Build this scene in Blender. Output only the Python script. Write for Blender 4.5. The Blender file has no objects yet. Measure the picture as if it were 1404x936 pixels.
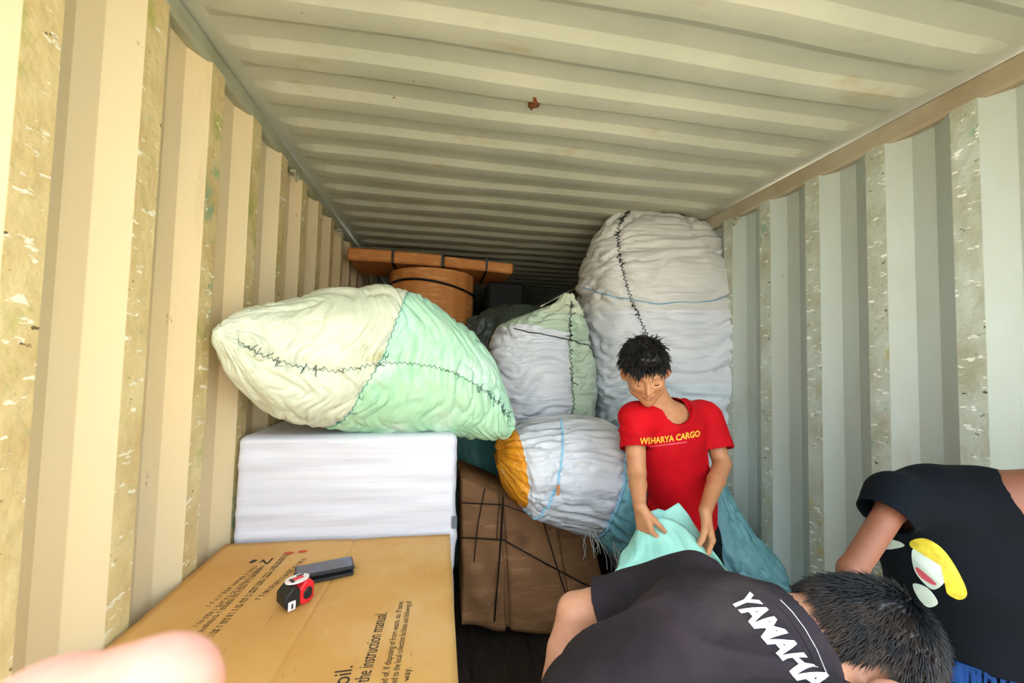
import bpy, math, random
import numpy as np
from mathutils import Vector, Matrix
from mathutils.bvhtree import BVHTree

random.seed(7)
scn = bpy.context.scene
COL = scn.collection

# ------------------------------------------------------------------ camera
CAM = np.array([0.0, 0.0, 1.45])
FPX, YAW, PIT, ROL = 559.1, 0.17313, 0.04919, 0.02243
FWD = np.array([math.sin(YAW)*math.cos(PIT), math.cos(YAW)*math.cos(PIT), math.sin(PIT)])
_r = np.array([math.cos(YAW), -math.sin(YAW), 0.0]); _u = np.cross(_r, FWD)
RT = _r*math.cos(ROL) + _u*math.sin(ROL)
UP = -_r*math.sin(ROL) + _u*math.cos(ROL)
cd = bpy.data.cameras.new('camera'); cam = bpy.data.objects.new('camera', cd); COL.objects.link(cam)
cd.sensor_width = 36; cd.lens = 36*FPX/1404; cd.clip_start = 0.01; cd.clip_end = 200
cam.matrix_world = Matrix(((RT[0], UP[0], -FWD[0], CAM[0]), (RT[1], UP[1], -FWD[1], CAM[1]), (RT[2], UP[2], -FWD[2], CAM[2]), (0, 0, 0, 1)))
cd.dof.use_dof = True; cd.dof.focus_distance = 1.6; cd.dof.aperture_fstop = 11
scn.camera = cam

# ------------------------------------------------------------------ light
w = bpy.data.worlds.new('sky'); scn.world = w; w.use_nodes = True
wn = w.node_tree; wn.nodes.clear()
out = wn.nodes.new('ShaderNodeOutputWorld'); bg = wn.nodes.new('ShaderNodeBackground')
tc = wn.nodes.new('ShaderNodeTexCoord'); sx = wn.nodes.new('ShaderNodeSeparateXYZ'); cr = wn.nodes.new('ShaderNodeValToRGB')
wn.links.new(tc.outputs['Generated'], sx.inputs[0]); wn.links.new(sx.outputs['Z'], cr.inputs[0])
cr.color_ramp.elements[0].color = (0.93, 0.97, 1.0, 1); cr.color_ramp.elements[1].color = (0.62, 0.80, 1.0, 1)
wn.links.new(cr.outputs[0], bg.inputs[0]); bg.inputs[1].default_value = 3.0
wn.links.new(bg.outputs[0], out.inputs[0])
sd = bpy.data.lights.new('sun', 'SUN'); sun = bpy.data.objects.new('sun', sd); COL.objects.link(sun)
sd.energy = 11.0; sd.angle = 0.02; sd.color = (1.0, 0.90, 0.76)
sun.rotation_euler = (math.radians(-8), math.radians(36), 0)      # high sun from the right of the container, warm light comes off the yard
scn.view_settings.view_transform = 'Standard'; scn.view_settings.look = 'None'
scn.view_settings.gamma = 1.0; scn.view_settings.use_curve_mapping = False
scn.view_settings.exposure = 0.72

# ------------------------------------------------------------------ helpers
def P(x, y, Y):
    """point of the container at depth Y that the photograph shows at pixel x, y"""
    d = RT*(x-702) - UP*(y-468) + FWD*FPX
    return CAM + d*(Y/d[1])
def V(*a): return np.array(a, float)
def unit(v): v = np.asarray(v, float); return v/np.linalg.norm(v)
def lin(h):
    h = h.lstrip('#'); c = [int(h[i:i+2], 16)/255 for i in (0, 2, 4)]
    return tuple((x/12.92 if x <= .04045 else ((x+.055)/1.055)**2.4) for x in c) + (1,)

def _h(ix, iy, iz):
    n = (ix*73856093) ^ (iy*19349663) ^ (iz*83492791)
    n = (n ^ (n >> 13))*1274126177 & 0x7fffffff
    n = (n ^ (n >> 15))*668265263 & 0x7fffffff
    return (n & 0xffff)/65535.0
def noise(x, y, z=0.0):
    x, y, z = np.broadcast_arrays(np.asarray(x, float), np.asarray(y, float), np.asarray(z, float))
    fx, fy, fz = np.floor(x), np.floor(y), np.floor(z)
    ix, iy, iz = fx.astype(np.int64)+1000, fy.astype(np.int64)+1000, fz.astype(np.int64)+1000
    ux, uy, uz = x-fx, y-fy, z-fz
    ux, uy, uz = [t*t*(3-2*t) for t in (ux, uy, uz)]
    r = 0
    for a in (0, 1):
        for b in (0, 1):
            for c in (0, 1):
                r = r + _h(ix+a, iy+b, iz+c)*(ux if a else 1-ux)*(uy if b else 1-uy)*(uz if c else 1-uz)
    return r*2-1

def mesh_obj(name, verts, faces, mats=None, parent=None, smooth=True, midx=None, sharp=None):
    me = bpy.data.meshes.new(name)
    me.from_pydata([tuple(map(float, v)) for v in verts], [], [tuple(map(int, f)) for f in faces])
    if mats is not None:
        for m in (mats if isinstance(mats, (list, tuple)) else [mats]): me.materials.append(m)
    if midx is not None: me.polygons.foreach_set('material_index', np.asarray(midx, np.int32))
    if smooth: me.polygons.foreach_set('use_smooth', np.ones(len(me.polygons), bool))
    me.update()
    if sharp: me.set_sharp_from_angle(angle=math.radians(sharp))
    o = bpy.data.objects.new(name, me); COL.objects.link(o)
    if parent is not None: o.parent = parent
    return o
def thing(name, label, cat, loc=(0, 0, 0), group=None):
    o = bpy.data.objects.new(name, None); COL.objects.link(o); o.location = loc
    o.empty_display_size = .05
    o['label'] = label; o['category'] = cat
    if group: o['group'] = group
    return o
def tag(o, label, cat, group=None):
    o['label'] = label; o['category'] = cat
    if group: o['group'] = group
    return o
def under(o, parent):
    """parent keeping world coordinates of the mesh"""
    o.parent = parent; o.location = -Vector(parent.location); return o
class MB:
    def __init__(s): s.v = []; s.f = []; s.m = []
    def add(s, vs, fs, mi=0):
        n = len(s.v); s.v += [tuple(v) for v in vs]; s.f += [tuple(i+n for i in f) for f in fs]; s.m += [mi]*len(fs)
    def box(s, c, e, R=None, mi=0, bev=0.0):
        c = np.array(c, float); e = np.array(e, float)/2; R = np.eye(3) if R is None else R
        if bev <= 0:
            vs = [c+R@(e*V(a, b, d)) for a in (-1, 1) for b in (-1, 1) for d in (-1, 1)]
            s.add(vs, [(0, 1, 3, 2), (4, 6, 7, 5), (0, 4, 5, 1), (2, 3, 7, 6), (0, 2, 6, 4), (1, 5, 7, 3)], mi); return
        vs = []; idx = {}
        for a in (-1, 1):
            for b in (-1, 1):
                for d in (-1, 1):
                    for k in range(3):
                        q = e - bev; q[k] = e[k]; idx[(a, b, d, k)] = len(vs); vs.append(c+R@(q*V(a, b, d)))
        fs = []
        for k in range(3):
            i, j = [t for t in range(3) if t != k]
            for sg in (-1, 1):
                def key(p, q):
                    t = [0, 0, 0]; t[k] = sg; t[i] = p; t[j] = q; return idx[(t[0], t[1], t[2], k)]
                fs.append((key(-1, -1), key(1, -1), key(1, 1), key(-1, 1)))
            for p in (-1, 1):
                for q in (-1, 1):
                    t0 = [0, 0, 0]; t1 = [0, 0, 0]; t0[k] = -1; t1[k] = 1; t0[i] = t1[i] = p; t0[j] = t1[j] = q
                    fs.append((idx[(*t0, i)], idx[(*t1, i)], idx[(*t1, j)], idx[(*t0, j)]))
        for a in (-1, 1):
            for b in (-1, 1):
                for d in (-1, 1): fs.append(tuple(idx[(a, b, d, k)] for k in range(3)))
        s.add(vs, fs, mi)
    def tube(s, pts, r, n=6, mi=0, cap=True):
        pts = [np.array(p, float) for p in pts]; vs = []; fs = []
        rr = r if hasattr(r, '__len__') else [r]*len(pts)
        pv = None
        for i, p in enumerate(pts):
            t = pts[min(i+1, len(pts)-1)]-pts[max(i-1, 0)]; t = t/(np.linalg.norm(t)+1e-12)
            if pv is None: pv = np.cross(t, V(.3, .5, .81)); 
            pv = pv - t*(pv@t); pv /= np.linalg.norm(pv)+1e-12
            q = np.cross(t, pv)
            for k in range(n):
                a = 2*math.pi*k/n; vs.append(p+rr[i]*(pv*math.cos(a)+q*math.sin(a)))
        for i in range(len(pts)-1):
            for k in range(n):
                fs.append((i*n+k, i*n+(k+1) % n, (i+1)*n+(k+1) % n, (i+1)*n+k))
        if cap: fs += [tuple(range(n))[::-1], tuple((len(pts)-1)*n+k for k in range(n))]
        s.add(vs, fs, mi)
    def strip(s, pts, nrm, wdt, t, mi=0):
        """flat band along pts, width across, thickness t along nrm"""
        pts = [np.array(p, float) for p in pts]; vs = []; fs = []
        for i, p in enumerate(pts):
            tg = unit(pts[min(i+1, len(pts)-1)]-pts[max(i-1, 0)]); n = unit(nrm[i] if hasattr(nrm[0], '__len__') else nrm)
            sd_ = unit(np.cross(tg, n))
            vs += [p-sd_*wdt/2, p+sd_*wdt/2, p+sd_*wdt/2+n*t, p-sd_*wdt/2+n*t]
        for i in range(len(pts)-1):
            for k in range(4): fs.append((i*4+k, i*4+(k+1) % 4, i*4+4+(k+1) % 4, i*4+4+k))
        fs += [(0, 1, 2, 3), tuple(len(vs)-4+k for k in (3, 2, 1, 0))]
        s.add(vs, fs, mi)
    def build(s, name, mats, parent=None, smooth=True, sharp=35):
        return mesh_obj(name, s.v, s.f, mats, parent, smooth, s.m, sharp)

# ------------------------------------------------------------------ materials
def mat(name, col, rough=.6, metal=0.0, col2=None, nscale=8, stretch=(1, 1, 1), lo=.35, hi=.65, bump=0.0, bscale=60, bstretch=(1, 1, 1), spots=None, sss=0, spec=.5, coat=0, coords='Object'):
    m = bpy.data.materials.new(name); m.use_nodes = True; nt = m.node_tree; b = nt.nodes['Principled BSDF']
    L = nt.links.new
    b.inputs['Roughness'].default_value = rough; b.inputs['Metallic'].default_value = metal
    b.inputs['Specular IOR Level'].default_value = spec
    if coat: b.inputs['Coat Weight'].default_value = coat
    if sss:
        b.inputs['Subsurface Weight'].default_value = sss; b.inputs['Subsurface Radius'].default_value = (.01, .004, .002); b.inputs['Subsurface Scale'].default_value = 1
    c = lin(col) if isinstance(col, str) else col
    b.inputs['Base Color'].default_value = c
    t = nt.nodes.new('ShaderNodeTexCoord')
    def mapped(st):
        mp = nt.nodes.new('ShaderNodeMapping'); mp.inputs['Scale'].default_value = st; L(t.outputs[coords], mp.inputs[0]); return mp.outputs[0]
    cur = None
    def layer(cur, colour, scale, st, lo, hi, detail=6, dist=0.0, rgh=.6):
        n = nt.nodes.new('ShaderNodeTexNoise'); n.inputs['Scale'].default_value = scale; n.inputs['Detail'].default_value = detail
        n.inputs['Roughness'].default_value = rgh; n.inputs['Distortion'].default_value = dist
        L(mapped(st), n.inputs['Vector'])
        r = nt.nodes.new('ShaderNodeMapRange'); r.inputs[1].default_value = lo; r.inputs[2].default_value = hi; L(n.outputs['Fac'], r.inputs[0])
        mx = nt.nodes.new('ShaderNodeMix'); mx.data_type = 'RGBA'; L(r.outputs[0], mx.inputs[0])
        if cur is None: mx.inputs[6].default_value = c
        else: L(cur, mx.inputs[6])
        mx.inputs[7].default_value = lin(colour); return mx.outputs[2]
    if col2: cur = layer(cur, col2, nscale, stretch, lo, hi)
    for sp in (spots or []): cur = layer(cur, *sp)
    if cur is not None: L(cur, b.inputs['Base Color'])
    if bump:
        n = nt.nodes.new('ShaderNodeTexNoise'); n.inputs['Scale'].default_value = bscale; n.inputs['Detail'].default_value = 5
        L(mapped(bstretch), n.inputs['Vector'])
        bp = nt.nodes.new('ShaderNodeBump'); bp.inputs['Strength'].default_value = bump; bp.inputs['Distance'].default_value = .01
        L(n.outputs['Fac'], bp.inputs['Height']); L(bp.outputs[0], b.inputs['Normal'])
    return m

M = {}
M['paint_left'] = mat('aged_paint_warm_lit', '#e6cfa2', .5, col2='#dccca6', nscale=2.2, stretch=(1, 1, .5), bump=.15, bscale=14,  # same paint as the right wall; warm bounce light tinted into its colour
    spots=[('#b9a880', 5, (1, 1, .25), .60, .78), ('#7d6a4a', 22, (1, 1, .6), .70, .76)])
M['scuff_left'] = mat('scuffed_paint_warm_lit', '#cdb47c', .55, col2='#e2d09a', nscale=9, stretch=(1, 1, .8), bump=.5, bscale=30,  # real scuffs and flecks, base colour carries the warm light tint
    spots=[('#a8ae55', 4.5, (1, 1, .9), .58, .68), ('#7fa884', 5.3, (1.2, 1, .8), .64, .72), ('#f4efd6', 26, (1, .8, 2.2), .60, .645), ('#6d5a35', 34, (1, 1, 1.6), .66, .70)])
M['paint_right'] = mat('aged_paint_cool_lit', '#b3c2be', .48, col2='#a9b0a6', nscale=2.0, stretch=(1, 1, .5), bump=.15, bscale=14,  # same paint as the left wall, cool sky light mixed into the colour
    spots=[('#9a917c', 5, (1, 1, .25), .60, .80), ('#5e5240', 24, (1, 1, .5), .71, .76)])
M['scuff_right'] = mat('scuffed_paint_cool_lit', '#a5a690', .55, col2='#bcc6bb', nscale=9, stretch=(1, 1, .8), bump=.5, bscale=30,  # real scuffs over a base that holds the cool sky tint
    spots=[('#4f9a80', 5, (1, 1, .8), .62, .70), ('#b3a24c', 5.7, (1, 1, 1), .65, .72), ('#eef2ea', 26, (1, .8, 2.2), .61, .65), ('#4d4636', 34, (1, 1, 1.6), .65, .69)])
M['roof'] = mat('roof_paint', '#bfc1b0', .5, col2='#b0b4a4', nscale=2.4, stretch=(1, 1, 1), bump=.2, bscale=10,
    spots=[('#a89c78', 3.3, (1, 2.5, 1), .60, .76), ('#7d6040', 16, (1.4, 1, 1), .725, .75)])
M['rail'] = mat('rail_paint', '#a9ad97', .5, col2='#9a9a80', nscale=5, bump=.2, bscale=20)
M['rail_r'] = mat('rail_paint_stained', '#aca48e', .5, col2='#9a8a70', nscale=4, bump=.2, bscale=20)
M['rust'] = mat('rust', '#8a4a1c', .9, col2='#4a2a14', nscale=60, bump=.6, bscale=90)
M['floor'] = mat('plywood_floor', '#3a2d22', .8, col2='#251c15', nscale=6, stretch=(8, 1, 1), bump=.3)
M['yard'] = mat('yard_concrete', '#c2b59c', .9, col2='#a89c86', nscale=.6)
M['black'] = mat('black_strap', '#0d0d10', .45)
M['thread'] = mat('black_thread', '#15211f', .7)
M['thread_grey'] = mat('grey_green_thread', '#2f4f4b', .7)
M['teal_thread'] = mat('teal_thread', '#2f7f80', .7)
M['blue_rope'] = mat('blue_rope', '#7fa3b8', .7)
def woven(name, a, b, sc=3.0, bs=(1, 1, 1), bscale=22, bump=.55, **k): return mat(name, a, .42, col2=b, nscale=sc, bump=bump, bscale=bscale, bstretch=bs, **k)
M['w_cream'] = woven('woven_cream', '#d6dcc6', '#c4cdb4', 4, spots=[('#b9b684', 5, (1, 1, 1), .66, .76)])
M['w_green'] = woven('woven_pale_green', '#b5dcb8', '#a3d6ae', 4, spots=[('#d2e4d6', 5, (1, 1, 1), .5, .7)])
M['w_green2'] = woven('woven_mint', '#b0dcca', '#a9dab4', 3, spots=[('#c9e3d4', 6, (1, 1, 1), .5, .7)])
M['w_white'] = woven('woven_white', '#d2d5da', '#c6cbd3', 4, bs=(.7, .7, 5), bscale=9, bump=.9)
M['w_grey'] = woven('woven_grey_white', '#cdcdcb', '#c3c3c0', 4, bs=(.7, .7, 5), bscale=9, bump=.9)
M['w_bluish'] = woven('woven_blue_white', '#c6d3db', '#d0d8de', 4, bs=(.7, .7, 5), bscale=9, bump=.9)
M['w_teal'] = woven('woven_teal', '#7db4bc', '#6aa5ae', 5)
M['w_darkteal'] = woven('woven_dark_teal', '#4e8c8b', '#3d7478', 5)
M['w_orange'] = woven('woven_orange', '#e39a1e', '#c97f12', 9, spots=[('#f4dc9a', 14, (1, 1, 1), .62, .72)])
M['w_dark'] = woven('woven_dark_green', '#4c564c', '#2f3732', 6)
M['cloth'] = mat('turquoise_cloth', '#a6e0d4', .6, col2='#8fd2c6', nscale=5, bump=.25, bscale=40)
M['foam'] = mat('white_wrap', '#dcdde6', .38, col2='#d0d2de', nscale=3, stretch=(.6, 1, 9), bump=.18, bscale=8, bstretch=(.5, 1, 9))
M['card'] = mat('carton_brown', '#d3a35e', .75, col2='#c8934b', nscale=3, bump=.12, bscale=6, spots=[('#d9b077', 2.2, (1, 1, 1), .52, .7), ('#a97a40', 18, (3, .4, 1), .68, .76)])
M['card_seam'] = mat('carton_seam', '#8a6230', .8)
M['card2'] = mat('bundle_cardboard', '#9c7048', .8, col2='#8a6340', nscale=4, bump=.3, bscale=12, bstretch=(1, 1, 6), spots=[('#b58a60', 7, (1, 1, 4), .55, .75), ('#5f4128', 5, (1, 1, 1), .62, .8)])
M['card3'] = mat('orange_cardboard', '#c98444', .7, col2='#b87236', nscale=5, bump=.2, bscale=20, spots=[('#dfa76a', 6, (1, 1, 6), .55, .75)])
M['ink'] = mat('black_ink', '#2c2216', .8)
M['ink_b'] = mat('brown_ink', '#6e542e', .8)
M['red_ink'] = mat('red_ink', '#c8452a', .8)
M['skin'] = mat('skin_tan', '#c48c64', .5, col2='#b57b55', nscale=14, sss=.08, bump=.08, bscale=160)
M['skin2'] = mat('skin_light', '#d9a184', .5, col2='#cc9274', nscale=14, sss=.08, bump=.1, bscale=120)
M['skin3'] = mat('skin_brown', '#87563f', .55, col2='#784a37', nscale=14, sss=.08, bump=.1, bscale=120)
M['skin4'] = mat('skin_pink', '#dca08e', .6, col2='#d69078', nscale=60, sss=.1)
M['nail'] = mat('nail', '#e8bfae', .3)
M['lip'] = mat('lips', '#a5614e', .5)
M['hair'] = mat('black_hair', '#0b0a0b', .5, col2='#18130f', nscale=30)
M['hair2'] = mat('black_brown_hair', '#12161b', .36, col2='#3d3027', nscale=14, lo=.45, hi=.65)
M['red'] = mat('red_jersey', '#c80a18', .75, col2='#b00616', nscale=6, bump=.1, bscale=220, spec=.15)
M['yellow_print'] = mat('yellow_print', '#f0b53a', .6)
M['white_print'] = mat('white_print', '#ece9ec', .6)
M['shirt_dark'] = mat('washed_black_jersey', '#383036', .85, col2='#262328', nscale=5, bump=.12, bscale=220, spots=[('#4a4240', 4, (1, 1, 1), .55, .75)], spec=.15)
M['navy'] = mat('navy_jersey', '#04080e', .85, col2='#050c16', nscale=4, bump=.12, bscale=220, spec=.15)
M['pants'] = mat('dark_trousers', '#14181d', .8, bump=.2, bscale=120, spec=.15)
M['blue'] = mat('blue_shorts', '#123a72', .75, col2='#0e2f5f', nscale=8, bump=.2, bscale=120, spec=.15)
M['print_pale'] = mat('pale_print', '#cdd8d2', .6, col2='#b9cfc6', nscale=40)
M['print_yellow'] = mat('print_yellow', '#d9c93a', .6, col2='#b7a62c', nscale=60)
M['print_red'] = mat('print_red', '#c4505e', .6)
M['phone'] = mat('phone_case', '#22242a', .4)
M['screen'] = mat('phone_glass_sheen', '#55525a', .22, col2='#5c6c88', nscale=9, lo=.45, hi=.65)  # bluish patches paint the sheen on the grey glass
M['tape_red'] = mat('red_plastic', '#d8202c', .35)
M['tape_black'] = mat('black_rubber', '#141618', .55)
M['tape_white'] = mat('white_sticker', '#e6dede', .5)
M['steel'] = mat('steel', '#a8a8a4', .35, metal=.8)
M['blind'] = mat('eye_dark', '#1a0f0c', .3)

# ------------------------------------------------------------------ setting: the shipping container
Y0, Y1, XL, XR, ZC = 0.12, 12.0, -0.72, 1.67, 2.40
def corrugated(side):
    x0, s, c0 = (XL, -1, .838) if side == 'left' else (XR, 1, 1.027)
    prof = []
    k = -6
    while True:
        c = c0+.278*k; k += 1
        if c < Y0-.3: continue
        if c > Y1+.2: break
        prof += [(c-.036, 0, 1), (c+.036, 0, 0), (c+.036+.067, .036, 0), (c+.278-.036-.067, .036, 0)]
    v = []; f = []; m = []
    zs = [0, .6, 1.2, 1.8, ZC-.03]
    for (y, d, q) in prof:
        for z in zs: v.append((x0+s*d, y, z))
    n = len(zs)
    for i in range(len(prof)-1):
        for j in range(n-1):
            fc = (i*n+j, (i+1)*n+j, (i+1)*n+j+1, i*n+j+1)
            f.append(fc if side == 'right' else fc[::-1]); m.append(1 if prof[i][2] else 0)
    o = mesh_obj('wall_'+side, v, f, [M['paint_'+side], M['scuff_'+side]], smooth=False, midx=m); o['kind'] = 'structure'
    md = o.modifiers.new('thick', 'SOLIDIFY'); md.thickness = .003; md.offset = -1
    bv = o.modifiers.new('bev', 'BEVEL'); bv.width = .005; bv.segments = 2; bv.limit_method = 'ANGLE'; bv.angle_limit = math.radians(15)
    return o
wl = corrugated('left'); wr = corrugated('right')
# roof sheet: pressed transverse ribs that fade out before the side rails
prof = []; k = -8
while True:
    c = 1.11+.212*k; k += 1
    if c < Y0-.2: continue
    if c > Y1: break
    prof += [(c-.018, .019), (c+.018, .0), (c+.088, .0), (c+.122, .019)]
xs = [XL-.03, XL+.03, XL+.05, XL+.12, XL+.2]+list(np.linspace(XL+.4, XR-.3, 8))+[XR-.2, XR-.12, XR-.05, XR-.03, XR+.03]
v = []; f = []
for (y, d) in prof:
    for x in xs:
        e = min(x-(XL+.05), (XR-.05)-x); t = max(0, min(1, e/.07))
        wob = .0025*math.sin(x*3.1+y*5)+.002*math.sin(x*7+y*2.3)
        v.append((x, y+(.006*math.sin(x*4+y*9)), ZC+.012+(d-.011)*t+wob))
n = len(xs)
for i in range(len(prof)-1):
    for j in range(n-1): f.append((i*n+j, (i+1)*n+j, (i+1)*n+j+1, i*n+j+1))
roof = mesh_obj('ceiling', v, f, M['roof'], smooth=True); roof['kind'] = 'structure'
md = roof.modifiers.new('thick', 'SOLIDIFY'); md.thickness = .003; md.offset = 1
bv = roof.modifiers.new('bev', 'BEVEL'); bv.width = .006; bv.segments = 2; bv.limit_method = 'ANGLE'; bv.angle_limit = math.radians(12)
# side rails, door header, floor, end wall, yard
b = MB(); b.box((XL-.028, (Y0+Y1)/2, ZC-.028), (.066, Y1-Y0, .062), bev=.01); o = b.build('trim_1', M['rail']); o['kind'] = 'structure'
b = MB(); b.box((XR+.028, (Y0+Y1)/2, ZC-.04), (.066, Y1-Y0, .085), bev=.01); o = b.build('trim_2', M['rail_r']); o['kind'] = 'structure'
b = MB(); b.box(((XL+XR)/2, (Y0+Y1)/2, -.03), (2.6, Y1-Y0, .06)); fl = b.build('floor', M['floor']); fl['kind'] = 'structure'
planks = []
for i in range(8):
    b = MB(); b.box((XL+.16+i*.298, 2.0, .004), (.29, 3.9, .008), bev=.002); planks.append(under(b.build('plank', M['floor'], fl), fl))
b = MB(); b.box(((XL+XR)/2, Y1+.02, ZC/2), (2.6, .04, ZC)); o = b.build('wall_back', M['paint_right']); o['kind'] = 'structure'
b = MB(); b.box(((XL+XR)/2, 0, -.25), (80, 80, .1)); o = b.build('ground', M['yard']); o['kind'] = 'structure'
# rust blister under the roof, lashing rings on the top rails
b = MB(); c = P(733, 103, 1.42); c[2] = ZC-.002
pts = [(c[0]+(.012*math.sin(a*3+1)+.012)*math.cos(a), c[1]+(.006*math.sin(a*5)+.035)*math.sin(a), c[2]-.004) for a in np.linspace(0, 2*math.pi, 19)[:-1]]
b.add(pts+[(c[0], c[1], c[2]-.009)]+[(p[0], p[1], p[2]+.02) for p in pts], [(i, (i+1) % 18, 18) for i in range(18)]+[(i, i+19, (i+1) % 18+19, (i+1) % 18) for i in range(18)])
o = b.build('rust_patch', M['rust'], roof)
for (x, z, Y, s) in ((XL+.005, ZC-.085, 2.06, 1), (XL+.005, ZC-.085, 2.95, 1), (XR-.01, ZC-.11, 2.06, -1)):
    t = thing('lashing_ring', 'small steel lashing ring hanging under the %s top rail' % ({(1, 2.06): 'left', (1, 2.95): 'left', (-1, 2.06): 'right'}[(s, Y)]), 'ring', (x, Y, z))
    if s == 1: t['label'] = 'small steel lashing ring under left top rail, nearer of the two' if Y < 2.5 else 'small steel lashing ring under left top rail, farther one by the roof corner'
    b = MB(); b.tube([V(.012*s+.0, .018*math.cos(a), -.006+.02*math.sin(a)) for a in np.linspace(0, 2*math.pi, 17)], .0035, 6); b.build('ring', M['rail'], t)
    b = MB(); b.box((0, 0, .016), (.03, .03, .016), bev=.003); b.build('bracket', M['rail'], t)
# ------------------------------------------------------------------ sacks
class Sack:
    def __init__(s, name, label, st, mats, midx=None, e=2.2, nv=150, nu=150, wr=.006, dirn='circ', seams=(), front=V(0, -1, 0), group=None, seed=0, freq=1.0, dimple=None):
        st = [(np.array(a), np.array(b), d) for a, b, d in st]
        c = np.array([(a+b)/2 for a, b, d in st]); h = np.array([(a-b)/2 for a, b, d in st]); dd = np.array([d for a, b, d in st])
        t = np.concatenate([[0], np.cumsum(np.linalg.norm(np.diff(c, axis=0), axis=1))]); t /= t[-1]
        q = np.linspace(0, 1, nv); q = q - .12*np.sin(2*np.pi*q)/(2*np.pi)*1.0
        def cr(a):
            a = np.asarray(a); a2 = a if a.ndim > 1 else a[:, None]
            m = np.zeros_like(a2)
            for i in range(len(t)):
                i0, i1 = max(i-1, 0), min(i+1, len(t)-1); m[i] = (a2[i1]-a2[i0])/(t[i1]-t[i0])
            o = np.zeros((nv, a2.shape[1]))
            for k, x in enumerate(q):
                i = min(np.searchsorted(t, x, side='right')-1, len(t)-2); i = max(i, 0); L = t[i+1]-t[i]; z = (x-t[i])/L
                o[k] = (2*z**3-3*z**2+1)*a2[i]+(z**3-2*z**2+z)*L*m[i]+(-2*z**3+3*z**2)*a2[i+1]+(z**3-z**2)*L*m[i+1]
            return o
        C, H, D = cr(c), cr(h), cr(dd)[:, 0]
        T = np.gradient(C, axis=0); T /= np.linalg.norm(T, axis=1)[:, None]
        DV = np.cross(T, H); DV /= np.linalg.norm(DV, axis=1)[:, None]
        sg = np.sign((DV@(-np.asarray(front)))); DV *= np.where(sg == 0, 1, sg)[:, None]
        th = np.linspace(0, 2*np.pi, nu+1)[:-1]
        se = lambda x: np.sign(x)*np.abs(x)**(2/e)
        g = C[:, None, :]+H[:, None, :]*se(np.cos(th))[None, :, None]+DV[:, None, :]*(D[:, None]*se(np.sin(th))[None, :])[:, :, None]
        # th in (pi, 2pi) is the side towards the camera
        s.q, s.th = q, th
        N = s.normals(g, C)
        R = np.minimum(np.linalg.norm(H, axis=1), np.abs(D))[:, None]
        Lt = np.sum(np.linalg.norm(np.diff(C, axis=0), axis=1)); s.L = Lt
        along = (q*Lt)[:, None]+0*th[None, :]; circ = th[None, :]*R+0*along; cx, sy = np.cos(th)[None, :]+0*along, np.sin(th)[None, :]+0*along
        fade = np.clip(R/.05, 0, 1)
        f = freq
        wp = noise(along*5*f, cx*2+seed, sy*2)*1.2
        if dirn == 'circ': a1 = noise(along*26*f+wp*2, cx*1.6+seed, sy*1.6); a2 = noise(along*60*f+wp*4, cx*3.2, sy*3.2+seed); a3 = noise(along*13*f+wp, cx*1.5, sy*1.5+seed)
        else: a1 = noise(along*5*f+wp, cx*11+seed, sy*11); a2 = noise(along*9*f+wp, cx*26, sy*26+seed); a3 = noise(along*4*f, cx*5, sy*5+seed)
        lump = noise(g[..., 0]*6+seed, g[..., 1]*6, g[..., 2]*6)*.016+noise(g[..., 0]*14+seed, g[..., 1]*14, g[..., 2]*14)*.006
        dsp = wr*(-1.9*(1-np.abs(a1))**5+.6*a3-.9*(1-np.abs(a2))**5)+lump*min(1, wr/.009)
        dsp = dsp*fade
        s.seams = []
        for sm in seams:
            pth = sm['path']
            if sm['kind'] == 'long':      # th as a function of q
                x = th[None, :]-np.interp(q, [p[0] for p in pth], [p[1] for p in pth])[:, None]
                dist = ((x+np.pi) % (2*np.pi)-np.pi)*R; ph = along
            else:                          # q as a function of th
                x = q[:, None]-np.interp(th, [p[0] for p in pth], [p[1] for p in pth])[None, :]
                dist = x*Lt; ph = circ
            dsp = dsp - sm.get('dent', .012)*np.exp(-(dist/.018)**2)*fade + sm.get('puck', .004)*np.sin(ph*85+2*noise(ph*9, seed))*np.exp(-(np.abs(dist)/.05))*fade
        g = g+N*dsp[..., None]
        s.g = g; s.N = s.normals(g, C)
        vs = g.reshape(-1, 3); fs = []
        for i in range(nv-1):
            for j in range(nu):
                fs.append((i*nu+j, i*nu+(j+1) % nu, (i+1)*nu+(j+1) % nu, (i+1)*nu+j))
        fs.append(tuple(range(nu))[::-1]); fs.append(tuple((nv-1)*nu+j for j in range(nu)))
        mi = None
        if midx is not None:
            mi = [midx((q[i]+q[i+1])/2, th[j]) for i in range(nv-1) for j in range(nu)]+[midx(0, 0), midx(1, 0)]
        base = C[np.argmin(C[:, 2])]; s.root = thing(name, label, 'sack', tuple(V(C[:, 0].mean(), C[:, 1].mean(), g[..., 2].min())), group)
        fo = np.array(fs[0]); p = vs[fs[len(fs)//2][0]]
        o = mesh_obj('sack_body', vs, fs, mats, None, True, mi)
        under(o, s.root); s.body = o
        o.data.update()
        # outward orientation check
        k = (nv//2)*nu+nu//4; pol = o.data.polygons[k]; ctr = Vector(C[nv//2])
        if (pol.center-ctr).dot(pol.normal) < 0: o.data.flip_normals()
    def normals(s, g, C):
        a = np.roll(g, -1, axis=1)-np.roll(g, 1, axis=1); b = np.gradient(g, axis=0)
        n = np.cross(a, b); n /= np.linalg.norm(n, axis=2)[..., None]+1e-9
        sg = np.sign(np.sum(n*(g-C[:, None, :]), axis=2)); sg[sg == 0] = 1
        return n*sg[..., None]
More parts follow.
